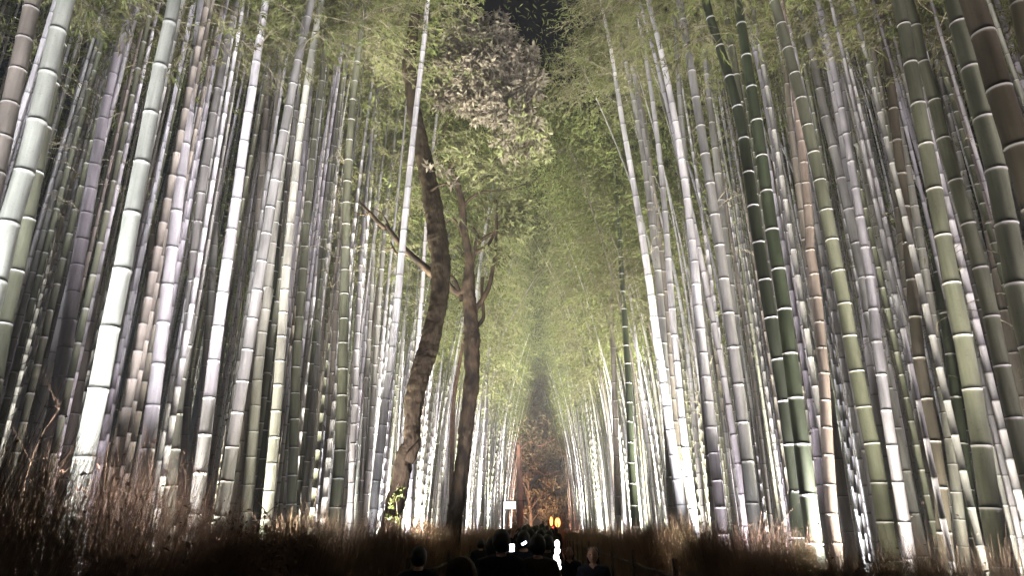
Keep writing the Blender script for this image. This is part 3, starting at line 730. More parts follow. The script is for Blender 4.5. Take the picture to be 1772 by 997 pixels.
M_EVERG = leaf_mat('greener evergreen leaves', (.17, .18, .085), .3, .3)
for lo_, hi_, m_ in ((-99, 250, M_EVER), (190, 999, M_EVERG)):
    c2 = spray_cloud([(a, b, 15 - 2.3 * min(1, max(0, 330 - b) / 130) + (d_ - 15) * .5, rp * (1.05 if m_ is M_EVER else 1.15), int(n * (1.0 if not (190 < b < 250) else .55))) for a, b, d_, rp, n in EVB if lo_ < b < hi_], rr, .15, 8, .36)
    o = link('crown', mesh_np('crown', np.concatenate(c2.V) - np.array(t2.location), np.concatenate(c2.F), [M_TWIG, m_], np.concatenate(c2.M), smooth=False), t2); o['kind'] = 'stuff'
# slim reddish trunk seen behind
b3 = at(783, 930, 20); t3 = empty('small_tree', (b3.x, 20, 0), 'slim reddish tree trunk leaning just left of the forked tree', 'tree')
limb(t3, 'trunk', [(778,1000,10),(782,800,9),(784,700,9),(790,660,8),(795,630,7),(806,560,5),(815,470,4),(830,400,3)], 20, mat('reddish bark', (.12, .075, .05), .9, .1, noisy((.08, .05, .035), (.14, .085, .06), 7, bump=.5)), sides=8)
cc = spray_cloud([(830,400,20,40,60),(815,340,20.5,40,60)], rr, .14)
o = link('crown', mesh_np('crown', np.concatenate(cc.V) - np.array(t3.location), np.concatenate(cc.F), [M_TWIG, M_LEAF], np.concatenate(cc.M), smooth=False), t3); o['kind'] = 'stuff'

# trees that close the path
def far_tree(x, y, H, R, n, label, trunk_r=.22, z0=.25, seed=0, leafm=M_BACKLEAF, barkm=M_BARKD):
    r = np.random.RandomState(seed)
    root = empty('broadleaf_tree', (x, y, 0), label, 'tree', 'dark trees closing the far end of the path')
    zz = np.linspace(0, H * .85, 12); P = np.stack([.25 * np.sin(zz * .35 + seed), .2 * np.cos(zz * .3), zz], -1); P[:, 1] -= P[0, 1]; P[:, 0] -= P[0, 0]
    V, Fq = sweep(P, np.linspace(trunk_r, trunk_r * .25, 12), 10)
    link('trunk', mesh_np('trunk', V, Fq, [barkm]), root)
    cs = []; rd = []; ns = []
    for k in range(16):
        f = z0 + (1 - z0) * (k + .5) / 16; a = r.rand() * 6.28; e = R * (1 - .6 * max(0, f - .5)) * r.uniform(.3, .8)
        c = np.array([math.cos(a) * e, math.sin(a) * e, H * f]); i = int(f * .8 * 11); s = P[i]
        Vt, Ft = sweep(np.array([s, (s + c) / 2 + [0, 0, .3], c]), np.array([.07, .045, .02]), 5)
        link('limb', mesh_np('limb', Vt, Ft, [barkm]), root)
        for q in range(6): cs.append(c + r.randn(3) * R * .28); rd.append(R * r.uniform(.16, .32)); ns.append(n)
    V, Fq = leaf_cloud(cs, rd, ns, .30, r, .45, .6)
    o = link('crown', mesh_np('crown', V, Fq, [leafm], smooth=False), root); o['kind'] = 'stuff'
    return root
far_tree(-.9, 67, 15.5, 3.2, 110, 'tallest tree closing the path, olive crown above the far crowd', seed=1, z0=.22)
far_tree(2.0, 70, 12, 3.0, 100, 'tree closing the path on the right, reddish low branches by the lanterns', seed=2, z0=.2)
far_tree(-4.6, 71, 12.5, 3.0, 90, 'tree half hidden behind the left bamboo wall at the path end', seed=3, z0=.2)
far_tree(5.0, 73, 12, 3.0, 80, 'tree half hidden behind the right bamboo wall at the path end', seed=4, z0=.2)
far_tree(.3, 78, 15, 3.5, 90, 'rearmost tree showing dark between the closing trees', seed=5, z0=.15)
M_RED = mat('red lit smooth bark', (.26, .12, .09), .8, .1, noisy((.2, .09, .07), (.32, .16, .12), 3, (1, 1, .3), .3))  # red glow at the path end put into the bark colour
rt = empty('bare_tree', (at(900, 900, 55).x, 55, 0), 'straight reddish lit trunk at the end of the path beside the white sign', 'tree')
limb(rt, 'trunk', [(899,1000,13),(899,940,12),(900,900,12),(900,860,11),(899,820,10),(898,780,8),(896,740,6)], 55, M_RED, sides=10, bumps=.06)
limb(rt, 'limb', [(899,800,5),(893,780,4),(888,760,3),(890,735,2)], 55, M_RED, sides=6)
limb(rt, 'limb', [(899,830,3),(925,815,2.5),(945,822,2),(968,815,1.5)], 55, M_RED, sides=6)
limb(rt, 'limb', [(898,780,4),(915,765,3),(935,772,2),(960,760,1.5)], 55, M_RED, sides=6)
cc = spray_cloud([(905,760,55,26,60),(930,775,55,24,40),(950,790,55.5,22,40),(915,800,55,20,30),(925,740,55,30,60),(890,745,55,20,40)], rr, .28, 7, .45)
o = link('crown', mesh_np('crown', np.concatenate(cc.V) - np.array(rt.location), np.concatenate(cc.F), [M_RED, M_BACKLEAF], np.concatenate(cc.M), smooth=False), rt); o['kind'] = 'stuff'

# small sapling with yellow-green leaves at the foot of the left tree
sp = empty('sapling', (at(690, 900, 10).x, 10, 0), 'little sapling with bright yellow green leaves at the left tree foot', 'plant')
limb(sp, 'stem', [(694,1050,2),(692,960,2),(688,900,1.6),(686,850,1.2),(690,838,1)], 10, M_TWIG, sides=5, sub=3)
M_YG = leaf_mat('yellow green leaves', (.16, .2, .06), .3, .3)
cc = spray_cloud([(687,850,10,9,6),(680,872,10,8,4),(694,846,10,6,3),(676,892,10,8,4),(690,900,10,10,4)], rr, .09, 4, .45)
link('leaves', mesh_np('leaves', np.concatenate(cc.V) - np.array(sp.location), np.concatenate(cc.F), [M_TWIG, M_YG], np.concatenate(cc.M), smooth=False), sp)['kind'] = 'stuff'

# ------------------------------------------------------------------ brushwood fences
def brush_fence(side, label):
    root = empty('brushwood_fence', (side * 1.9, 0, 0), label, 'fence')
    r = np.random.RandomState(11 + side)
    segs = [(1.0, 6, 3000, .48), (6, 14, 1300, .7), (14, 30, 280, 1.4), (30, 62, 80, 2.6)]
    Vs, Fs, n0 = [], [], 0
    LC = []; 
    for y0, y1, dens, thick in segs:
        n = int((y1 - y0) * dens)
        y = r.uniform(y0, y1, n)
        bulk = r.rand(n) < .6
        top = 1.56 + .10 * np.sin(y * 1.7 + side) + r.randn(n) * .07
        wisp = 1.64 + np.abs(r.randn(n)) * .09 + .08 * np.sin(y * 2.1 + 1)
        h = np.where(bulk, top, wisp)
        if side < 0: h += np.clip((4.6 - y) / 2.4, 0, 1) * r.uniform(.0, .4, n)
        else: h -= np.clip((9.0 - y) / 6, 0, 1) * .24
        x = r.uniform(-.17, .17, n)
        lx = r.randn(n) * .13 - side * .02; ly = r.randn(n) * .16
        k = 5; t = np.linspace(0, 1, k)
        P = np.zeros((n, k, 3))
        P[:, :, 0] = x[:, None] + lx[:, None] * t ** 2; P[:, :, 1] = y[:, None] + ly[:, None] * t ** 2; P[:, :, 2] = h[:, None] * t
        P[:, 1:, :2] += r.randn(n, k - 1, 2) * .014
        rad = (r.uniform(.0022, .0045, n) * thick)[:, None] * np.linspace(1, .3, k)
        a = r.rand(n) * 6.28
        V = np.zeros((n, k, 3, 3))
        for s in range(3):
            V[:, :, s] = P; V[:, :, s, 0] += rad * np.cos(a + s * 2.094)[:, None]; V[:, :, s, 1] += rad * np.sin(a + s * 2.094)[:, None]
        b = (np.arange(n) * k * 3)[:, None, None] + (np.arange(k - 1) * 3)[None, :, None]
        s = np.arange(3)[None, None]; s2 = (s + 1) % 3
        Fq = np.stack([b + s, b + s2, b + 3 + s2, b + 3 + s], -1).reshape(-1, 4)
        Vs.append(V.reshape(-1, 3)); Fs.append(Fq + n0); n0 += n * k * 3
        # side twiglets near the tops
        m = n
        i = r.randint(0, n, m); f = r.uniform(.7, 1, m)
        idx = f * (k - 1); ii = np.minimum(idx.astype(int), k - 2); fr = (idx - ii)[:, None]
        p0 = P[i, ii] * (1 - fr) + P[i, ii + 1] * fr
        p1 = p0 + np.stack([r.randn(m) * .07, r.randn(m) * .09, r.uniform(.03, .2, m)], -1)
        w = .0016 * thick
        off = np.stack([np.full(m, w), np.zeros(m), np.zeros(m)], -1)
        V = np.stack([p0 - off, p0 + off, p1 + off * .4, p1 - off * .4], 1).reshape(-1, 3)
        Vs.append(V); Fs.append(np.arange(m * 4).reshape(-1, 4) + n0); n0 += m * 4
        q = r.rand(m) < .12
        LC.append(np.concatenate([p1[q], np.full((q.sum(), 1), thick)], 1))
    link('brushwood', mesh_np('brushwood', np.concatenate(Vs), np.concatenate(Fs), [M_BRUSH]), root)['kind'] = 'stuff'
    LC = np.concatenate(LC); n = len(LC); L = r.uniform(.02, .04, n) * (LC[:, 3] ** .6)
    V, Fq = leaves(LC[:, :3], unit(r.randn(n, 3)), unit(r.randn(n, 3)), L, L * .6)
    link('withered_leaves', mesh_np('withered_leaves', V, Fq, [M_BRUSHL], smooth=False), root)['kind'] = 'stuff'
    # split bamboo rails tied along the path side
    for z in (.45, 1.15):
        yy = np.linspace(1, 62, 62); P = np.stack([np.full(62, -side * .2), yy, z + .01 * np.sin(yy * 2)], -1)
        V, Fq = sweep(P, np.full(62, .022), 8)
        link('rail', mesh_np('rail', V, Fq, [BM['brown']]), root)
    for k in range(16):
        V, Fq = sweep(np.array([[-side * .235, 1.2 + k * 4, 0], [-side * .235, 1.2 + k * 4, .7], [-side * .235, 1.2 + k * 4, 1.38]]), np.array([.04, .038, .036]), 8)
        link('post', mesh_np('post', V, Fq, [BM['brown']]), root)
    return root
brush_fence(-1, 'long dry brushwood fence between the path and the left bamboos, wispy near corner')
brush_fence(1, 'long dark brushwood fence between the path and the right bamboos')

# dry shrub leaning over the fence at the near left
sh = empty('dry_shrub', (-2.45, 3.0, 0), 'brown dry shrub of thin twigs rising at the lower left corner', 'shrub')
bag = Bag(); r = np.random.RandomState(21); LCs = []
def twig(p, d, L, rad, lvl):
    n = 5; P = [p]; dd = d.copy()
    for i in range(n - 1):
        dd = unit(dd + r.randn(3) * .16 + [0, 0, .05]); P.append(P[-1] + dd * L / (n - 1))
    P = np.array(P); V, Fq = sweep(P, np.linspace(rad, rad * .4, n), 3 if lvl else 5); bag.add(V, Fq, 0)
    if lvl < 3:
        for k in range(6 if lvl else 7):
            i = r.randint(1, n); twig(P[i], unit(dd + r.randn(3) * .55), L * r.uniform(.4, .65), rad * .5, lvl + 1)
    else:
        if r.rand() < .15: LCs.append(P[-1])
for k in range(11):
    a = r.rand() * 6.28; twig(np.array([r.uniform(-.5, .35), r.uniform(-.7, 1.0), 0]), unit(np.array([math.cos(a) * .22, math.sin(a) * .22, 1])), r.uniform(1.1, 1.55), .006, 0)
link('stems', bag.mesh('stems', [M_BRUSH]), sh)['kind'] = 'stuff'
LCs = np.array(LCs); L = r.uniform(.03, .055, len(LCs)); V, Fq = leaves(LCs, unit(r.randn(len(LCs), 3)), unit(r.randn(len(LCs), 3)), L, L * .5)
link('leaves', mesh_np('leaves', V, Fq, [M_BRUSHL], smooth=False), sh)['kind'] = 'stuff'
# leafy dry undergrowth behind the left fence, the pale flecks
r = np.random.RandomState(22)
V, Fq = leaf_cloud([at(x, y, 4.3 + .3 * (i % 3)) for i, (x, y) in enumerate([(330,905),(360,930),(390,950),(420,925),(450,955),(350,960),(480,970),(300,985),(400,985)])], [.2] * 9, [130] * 9, .04, r, .5)
ug = link('undergrowth', mesh_np('undergrowth', V, Fq, [M_BRUSHL], smooth=False)); tag(ug, 'pale dry leaves of undergrowth catching light behind the left fence', 'undergrowth', None, 'stuff')
# dead fallen twigs across the white culm's foot
for q, lab in (([(205,845,3),(235,865,3),(262,890,2.5),(285,905,1.5)], 'pale dead twig crossing low over the bright white culm'),
               ([(448,870,3),(462,890,2.5),(470,905,2),(478,918,1.2)], 'pale dead twig leaning above the fence by the cream culms')):
    rt_ = empty('dead_twig', at(q[0][0], q[0][1], 5.0), lab, 'twig')
    limb(rt_, 'stem', q, 5.0, M_TWIG, sides=5, sub=3)
    limb(rt_, 'side_twig', [(q[1][0], q[1][1], 1.6), (q[1][0] + 10, q[1][1] - 10, 1.2), (q[1][0] + 22, q[1][1] - 12, .8)], 5.0, M_TWIG, sides=4, sub=3)

# ------------------------------------------------------------------ people
def skin_mesh(name, verts, edges, radii, mats, sub=1):
    me = bpy.data.meshes.new(name); me.from_pydata(verts, edges, []); me.update()
    o = bpy.data.objects.new(name, me); COL.objects.link(o)
    md = o.modifiers.new('Skin', 'SKIN'); md.use_smooth_shade = True
    for i, rd in enumerate(radii):
        sv = me.skin_vertices[0].data[i]; sv.radius = rd if isinstance(rd, tuple) else (rd, rd); sv.use_root = i == 0
    ss = o.modifiers.new('Sub', 'SUBSURF'); ss.levels = sub; ss.render_levels = sub
    dg = bpy.context.evaluated_depsgraph_get(); dg.update()
    out = bpy.data.meshes.new_from_object(o.evaluated_get(dg))
    bpy.data.objects.remove(o)
    out.materials.clear()
    for m in mats: out.materials.append(m)
    return out

def ell(bag, c, rx, ry, rz, m, fn=None, nu=18, nv=12):
    th = np.linspace(0, 2 * math.pi, nu, endpoint=False); ph = np.linspace(.02, math.pi - .02, nv)
    V = np.array([[rx * math.sin(p) * math.cos(t), ry * math.sin(p) * math.sin(t), rz * math.cos(p)] for p in ph for t in th])
    if fn: V = np.array([fn(v) for v in V])
    i = np.arange(nv - 1)[:, None] * nu; j = np.arange(nu)[None]; j2 = (j + 1) % nu
    Fq = np.stack([i + j, i + nu + j, i + nu + j2, i + j2], -1).reshape(-1, 4)
    bag.add(V + np.array(c), Fq, m)

def join_mesh(bag, me, moff=0):
    """a triangulated / quad mesh into the bag as quads"""
    V = np.array([v.co[:] for v in me.vertices]); Fq = []
    for p in me.polygons:
        q = list(p.vertices)
        Fq.append(q if len(q) == 4 else [q[0], q[1], q[2], q[2]] if len(q) == 3 else q[:4])
    bag.add(V, np.array(Fq), moff)

def arm_chain(s, pose):
    """shoulder, elbow, wrist; the figure faces -Y"""
    sh = Vector((.175 * s, 0, 1.38))
    if pose == 'down': el = sh + Vector((.05 * s, .03, -.29)); wr = el + Vector((.01 * s, -.08, -.24))
    elif pose == 'phone': el = sh + Vector((.05 * s, -.12, -.24)); wr = el + Vector((-.06 * s, -.19, .16))
    elif pose == 'high': el = sh + Vector((.06 * s, -.24, .03)); wr = el + Vector((-.07 * s, -.10, .23))
    else: el = sh + Vector((.05 * s, .12, -.26)); wr = el + Vector((0, -.16, -.18))
    return sh, el, wr

def make_person(name, poses=('down', 'down'), stride=.0, coat=M_COAT, hair='short', hood=False, kw=None):
    """body (one surface with head, face, hands), hair, coat, shoes; faces -Y, 1.68 m tall"""
    Vv = [(0, 0, .92), (0, 0, 1.06), (0, .005, 1.22), (0, .01, 1.36), (0, .005, 1.44), (0, -.005, 1.50)]
    R = [(.145, .10), (.125, .09), (.14, .10), (.13, .085), (.06, .06), (.055, .055)]
    E = [(i, i + 1) for i in range(5)]
    def add(v, r, p): Vv.append(tuple(v)); R.append(r); E.append((p, len(Vv) - 1)); return len(Vv) - 1
    coatV = [(0, 0, .92), (0, 0, 1.06), (0, .005, 1.22), (0, .01, 1.37), (0, .012, 1.49), (0, 0, .72)]
    coatR = [(.185, .135), (.165, .125), (.175, .13), (.165, .11), (.078, .08), (.2, .15)]
    coatE = [(0, 1), (1, 2), (2, 3), (3, 4), (0, 5)]
    hands = []
    for s, pose in ((-1, poses[0]), (1, poses[1])):
        sh, el, wr = arm_chain(s, pose)
        a = add(sh, (.055, .055), 3); b = add(el, (.042, .042), a); c = add(wr, (.027, .027), b)
        coatV.append(tuple(sh)); coatR.append((.075, .075)); coatE.append((3, len(coatV) - 1))
        coatV.append(tuple(el)); coatR.append((.062, .062)); coatE.append((len(coatV) - 2, len(coatV) - 1))
        coatV.append(tuple(el.lerp(wr, .9))); coatR.append((.05, .05)); coatE.append((len(coatV) - 2, len(coatV) - 1))
        dr = (wr - el).normalized(); side = Vector((1, 0, 0)).cross(dr).normalized(); lat = dr.cross(side).normalized()
        palm = add(wr + dr * .05, (.036, .018), c)
        for k, (o_, L) in enumerate(((-.03, .060), (-.010, .070), (.010, .066), (.028, .052))):
            k1 = add(wr + dr * .095 + lat * o_, (.009, .009), palm); k2 = add(wr + dr * (.095 + L * .5) + lat * o_ * 1.1 - side * .012, (.0085, .0085), k1)
            add(wr + dr * (.095 + L) + lat * o_ * 1.1 - side * .034, (.007, .007), k2)
        t1_ = add(wr + dr * .045 - lat * .045 * s, (.0105, .0105), palm); add(wr + dr * .085 - lat * .062 * s - side * .02, (.009, .009), t1_)
        hands.append(wr + dr * .11)
    for s in (-1, 1):
        st = stride * s
        hp = add((.09 * s, 0, .88), (.085, .085), 0)
        kn = add((.095 * s, -.02 - st * .22, .49), (.058, .058), hp); an = add((.095 * s, .02 - st * .42, .1), (.038, .038), kn)
        add((.10 * s, -.13 - st * .42, .045), (.04, .035), an)
    body = skin_mesh('body', Vv, E, R, [M_COAT], 1)
    bag = Bag(); join_mesh(bag, body, 0)
    # head: front is -Y
    def face(v):
        x, y, z = v
        if z < 0: x *= 1 - .32 * (-z / .12) ** 1.5; y *= 1 - .12 * (-z / .12)
        if y < 0 and abs(x) < .03 and -.035 < z < .02: y -= .022 * (1 - abs(x) / .03) * (1 - (z + .035) / .055 * .7)
        if y < 0 and .005 < z < .03 and .015 < abs(x) < .05: y += .006
        return np.array((x, y, z))
    hz = 1.585
    ell(bag, (0, -.01, hz), .077, .096, .118, 1, face, 28, 22)
    for s in (-1, 1):
        ell(bag, (.031 * s, -.094, hz + .012), .012, .008, .007, 2, None, 8, 6)
        ell(bag, (.078 * s, .005, hz - .005), .009, .019, .031, 1, None, 8, 6)
    ell(bag, (0, -.094, hz - .052), .024, .008, .007, 3, None, 8, 6)
    root_parts = {}
    me = bag.mesh('body', [M_COATN, M_SKIN, M_EYE, M_LIP])
    # hands in skin colour: faces beyond the wrists
    for p in me.polygons:
        c = p.center
        for h in hands:
            if (c - h).length < .125 and p.material_index == 0 and c.z > .5: p.material_index = 1
        if p.material_index == 0 and c.z > 1.43: p.material_index = 1
    hb = Bag()
    def hairfn(v):
        x, y, z = v
        if y < -.03 and z < .055: y = max(y, -.03)
        if hair == 'long' and z < 0 : z *= 1.9; y += .01
        if hair == 'short' and z < -.08: z = -.08 + (z + .08) * .5; x *= .92
        return np.array((x, y, z))
    ell(hb, (0, .012, hz + .004), .090, .108, .119, 0, hairfn, 40, 26)
    hb.V[0] = np.array([np.array(v) * 1 + (np.array(v) - [0, .01, hz]) * (.07 * mnoise.noise(Vector((v[0] * 90, v[1] * 90, v[2] * 18))) + .06 * mnoise.noise(Vector(v) * 25)) for v in hb.V[0]])
    hm = hb.mesh('hair', [M_HAIR])
    cm = skin_mesh('coat', coatV, coatE, coatR, [coat], 1)
    hd = None
    if hood:
        b = Bag(); th = np.linspace(-.3, math.pi + .3, 22)
        P = np.stack([.125 * np.cos(th), -.055 + .02 * np.sin(th), hz - .01 + .145 * np.sin(th)], -1)
        V, Fq = sweep(P, np.full(22, .022), 8); b.add(V, Fq, 0)
        def hoodfn(v):
            return np.array((v[0], max(v[1], -.05), v[2]))
        ell(b, (0, .01, hz), .125, .135, .15, 1, hoodfn); hd = b.mesh('hood', [M_TRIM, coat])
    sb = Bag()
    for s in (-1, 1):
        def sh_fn(v): return np.array((v[0], v[1], max(v[2], -.038)))
        ell(sb, (.1 * s, -.07 - stride * s * .42, .05), .05, .135, .055, 0, sh_fn, 12, 8)
    sm = sb.mesh('shoes', [M_METAL])
    return dict(body=me, hair=hm, coat=cm, hood=hd, shoes=sm), hands

PV = {
 'stand': make_person('a', ('down', 'down'), .0, M_COAT, 'short'),
 'walk': make_person('b', ('swing', 'down'), .6, M_COATB, 'short'),
 'long': make_person('c', ('down', 'swing'), .3, M_COATN, 'long'),
 'phone': make_person('d', ('phone', 'down'), .0, M_COAT, 'short'),
 'high': make_person('e', ('down', 'high'), .0, M_COATN, 'short'),
 'hood': make_person('f', ('down', 'down'), .0, M_COATB, 'short', True),
}
def person(var, x, y, ht, rz, label, group='people in the night crowd on the path'):
    parts, hands = PV[var]
    root = empty('person', (x, y, .012), label, 'person', group, rz)
    s = ht / 1.70; root.scale = (s, s, s)
    for k, me in parts.items():
        if me: link(k, me, root)
    M = Matrix.LocRotScale(Vector((x, y, .012)), Matrix.Rotation(rz, 3, 'Z'), (s, s, s))
    return [M @ h for h in hands]
def headpx(px, py, d, var, rz, label, **kw):
    p = at(px, py, d); return person(var, p.x, d, (p.z + .115), rz, label, **kw)
PI = math.pi
headpx(725, 970, 7.4, 'stand', PI, 'small person alone at the left of the path, only the round dark head showing')
headpx(832, 945, 15.5, 'stand', PI, 'distant person against the left fence, left of the big dark head')
h1 = headpx(868, 941, 7.2, 'phone', PI, 'person seen from behind with the biggest dark head and broad shoulders')
headpx(851, 950, 9.0, 'long', PI + .4, 'person just behind the left shoulder of the biggest head')
headpx(797, 1003, 5.6, 'hood', PI - .7, 'short person in a hood edged with pale fur, low at the picture bottom')
headpx(985, 962, 11.8, 'long', .1, 'long haired person walking towards the camera beside the white light trail')
headpx(1026, 966, 9.3, 'long', -.12, 'rightmost person facing the camera with long dark hair')
h2 = headpx(906, 938, 9.4, 'high', PI, 'person holding up a phone with bluish screen')
headpx(930, 948, 7.8, 'walk', PI + .2, 'person in brown coat walking away in the middle of the path')
headpx(884, 930, 13, 'walk', PI, 'walker ahead of the biggest head, left of the middle')
headpx(948, 943, 10.5, 'stand', PI - .2, 'dark figure walking away, left of the white light trail')
rcrowd = np.random.RandomState(9)
POSN = ['at the left end of', 'second from the left in', 'third from the left in', 'slightly left of the middle of', 'tall in the middle of', 'right of the middle of', 'towards the right of', 'in the second rank, left in', 'in the second rank, middle of', 'in the second rank, right in', 'by the right fence in', 'in the nearest rank, left in', 'in the nearest rank, middle of', 'at the left fence in front of', 'alone by the lanterns beyond', 'in the nearest rank, right in']
for i, (x, y) in enumerate([(893,914),(903,911),(913,906),(921,912),(929,907),(938,910),(946,916),(908,920),(925,922),(940,924),(955,922),(917,928),(935,930),(898,926),(961,918),(950,930)]):
    d = [26, 30, 24, 34, 28, 22, 30, 18, 17, 19, 24, 14, 13, 16, 32, 15][i]
    p = at(x, y, d)
    person(['stand', 'walk', 'long'][i % 3], p.x, d, min(1.9, max(1.5, p.z + .12)), PI + rcrowd.uniform(-.4, .4), f'dark figure {POSN[i]} the packed crowd far down the path', group='packed crowd far down the path')

# phones in their hands
def phone(p, rz, m, label, rx=0):
    root = empty('smartphone', p, label, 'phone', None, rz)
    root.rotation_euler.x = rx
    b = Bag(); box(b, (0, 0, 0), (.078, .009, .155)); link('case', b.mesh('case', [M_METAL], False), root)
    b = Bag(); box(b, (0, -.006, 0), (.070, .003, .142)); link('screen', b.mesh('screen', [m], False), root)
p = at(886, 949, 6.95); phone(p, .0, M_PHONE, 'phone with a blazing white screen held by the biggest headed person')
p = at(907, 941, 9.0); phone(p, .1, M_PHONEB, 'phone with a small bluish screen tilted in the crowd', .2)
for o_ in bpy.data.objects:
    if o_.name.startswith('smartphone') and 'bluish' in o_['label']: o_.rotation_euler = (.1, 1.1, 0); o_.scale = (.4, .5, .45)
    elif o_.name.startswith('smartphone'): o_.scale = (.6, .6, .45)

# ------------------------------------------------------------------ white light trail as stacked blobs on an added post, lanterns, sign
LP = at(965, 960, 9.0)
lp = empty('light_trail', (LP.x, 9.0, .012), 'white zigzag light trail in the crowd, shaped as five blobs on an added post', 'light trail')  # shaken light trail given solid shape; its post and foot are made up
b = Bag(); V, Fq = sweep(np.array([[.02, .03, 0], [.02, .03, .6], [-.01, .03, 1.35]]), np.array([.02, .018, .015]), 8); b.add(V, Fq); box(b, (.02, .03, .02), (.22, .22, .04)); link('post', b.mesh('post', [M_METAL]), lp)
for (x, y, w, h) in ((964, 942, 8, 11), (964.5, 954, 9, 10), (962.5, 965, 9, 10), (966, 974, 8, 10), (968, 983, 6, 7)):
    p = at(x, y, 9.0) - Vector((LP.x, 0, .012)); p.y = 0; b = Bag()
    ell(b, tuple(p), w * 9 / F / 2, w * 9 / F / 2, h * 9 / F / 2 * 1.1, 0, None, 12, 8); link('trail_blob', b.mesh('trail_blob', [M_TRAIL]), lp)

def lantern(px, py, d, w, h, m, label, power, col):
    c = at(px, py, d); root = empty('paper_lantern', (c.x, d, c.z), label, 'lantern')
    b = Bag(); R_ = w * d / F / 2; Hh = h * d / F / 2
    def rib(v): 
        k = 1 + .04 * math.cos(v[2] / Hh * 24); return np.array((v[0] * k, v[1] * k, v[2]))
    ell(b, (0, 0, 0), R_, R_, Hh, 0, rib, 16, 24); link('shade', b.mesh('shade', [m]), root)
    b = Bag()
    for s in (-1, 1):
        V, Fq = sweep(np.array([[0, 0, s * Hh * .94], [0, 0, s * Hh * 1.08]]), np.array([R_ * .45] * 2), 12); b.add(V, Fq)
    V, Fq = sweep(np.array([[0, 0, Hh], [0, 0, Hh + .25]]), np.array([.008] * 2), 5); b.add(V, Fq)
    link('cap', b.mesh('cap', [M_METAL]), root)
    b = Bag(); V, Fq = sweep(np.array([[R_ + .15, 0, -c.z], [R_ + .15, 0, 0], [R_ + .15, 0, Hh + .25]]), np.array([.04, .035, .03]), 8); b.add(V, Fq)
    box(b, ((R_ + .15) / 2, 0, Hh + .25), (R_ + .25, .04, .04)); link('pole', b.mesh('pole', [M_WOOD]), root)
    ld = bpy.data.lights.new('lantern_light', 'POINT'); ld.energy = power; ld.color = col; ld.shadow_soft_size = R_
    lo = bpy.data.objects.new('lantern_light', ld); COL.objects.link(lo); lo.location = (c.x, d - R_ - .25, c.z)
lantern(965, 905, 56, 9, 15, M_LAMPO, 'orange glowing paper lantern hung by the right bamboo wall', 22, (1, .35, .12))
lantern(954, 903, 60, 5, 15, M_LAMPO, 'narrower orange paper lantern left of the larger one', 12, (1, .3, .12))
lantern(958, 919, 52, 6, 12, M_LAMPR, 'small red glowing lantern below the orange ones', 12, (1, .12, .08))
sg = at(882, 875, 40)
so = empty('sign', sg, 'white lit signboard hanging at the end of the left bamboo wall', 'sign')
b = Bag(); w_, h_ = 20 * 40 / F, 12 * 40 / F; box(b, (0, 0, 0), (w_, .06, h_)); link('board', b.mesh('board', [M_WHITEBOARD], False), so)
b = Bag()
for k in range(4): box(b, (-.22 + .11 * k, -.034, .1 - .02 * (k % 2)), (.07, .006, .02))
for k in range(3): box(b, (-.1 + .12 * k, -.034, 0), (.09, .006, .015))
link('print', b.mesh('print', [M_SIGNTXT], False), so)['kind'] = 'stuff'
b = Bag(); V, Fq = sweep(np.array([[-w_ / 2 - .05, .05, -sg.z], [-w_ / 2 - .05, .05, 0], [-w_ / 2 - .05, .05, h_]]), np.array([.04, .035, .03]), 8); b.add(V, Fq); box(b, (.2, .05, h_ / 2 + .03), (w_ + .9, .03, .03)); link('bracket', b.mesh('bracket', [M_WOOD]), so)

# ------------------------------------------------------------------ the floodlights standing among the culms
FN = {-1: 0, 1: 0}
def flood(x, y, tx, ty, tz, power, angle=95, col=(1, .97, .93), blend=.8, z=.28, lab=None):
    p = Vector((x, y, z)); t = Vector((tx, ty, tz)); d = (t - p).normalized(); q = d.to_track_quat('-Z', 'Y')
    sd = -1 if x < 0 else 1; FN[sd] += 1; tens = ['', 'twenty ', 'thirty ']; n_ = FN[sd]
    n_ = ORD[n_ - 1] if n_ <= 20 else ('twenty ' if n_ < 30 else 'thirtieth ' if n_ == 30 else 'thirty ' if n_ < 40 else 'fortieth ' if n_ == 40 else 'forty ') + (ORD[n_ % 10 - 1] if n_ % 10 else '')
    root = empty('floodlight', (x, y, 0), f"small black floodlight among the culms, {n_.strip()} behind the {'left' if sd < 0 else 'right'} fence", 'floodlight', 'floodlights behind the brush fences')
    b = Bag(); box(b, (0, 0, 0), (.26, .18, .10)); h = link('housing', b.mesh('housing', [M_METAL], False), root, (0, 0, z)); h.rotation_mode = 'QUATERNION'; h.rotation_quaternion = q
    b = Bag(); box(b, (0, 0, 0), (.22, .14, .006)); l = link('lens', b.mesh('lens', [M_LENS], False), root); l.rotation_mode = 'QUATERNION'; l.rotation_quaternion = q; l.location = Vector((0, 0, z)) + d * .054
    b = Bag(); box(b, (0, 0, .06), (.03, .03, .14)); box(b, (0, 0, .005), (.18, .14, .01)); link('bracket', b.mesh('bracket', [M_METAL], False), root)
    ld = bpy.data.lights.new('flood_light', 'SPOT'); ld.energy = power; ld.spot_size = math.radians(angle); ld.spot_blend = blend; ld.shadow_soft_size = .07; ld.color = col
    lo = bpy.data.objects.new('flood_light', ld); COL.objects.link(lo); lo.location = p + d * .09; lo.rotation_mode = 'QUATERNION'; lo.rotation_quaternion = q
COOL = (.93, .95, 1); LIL = (1, .91, 1); WARM = (1, .96, .85); GRN = (1, .99, .84)
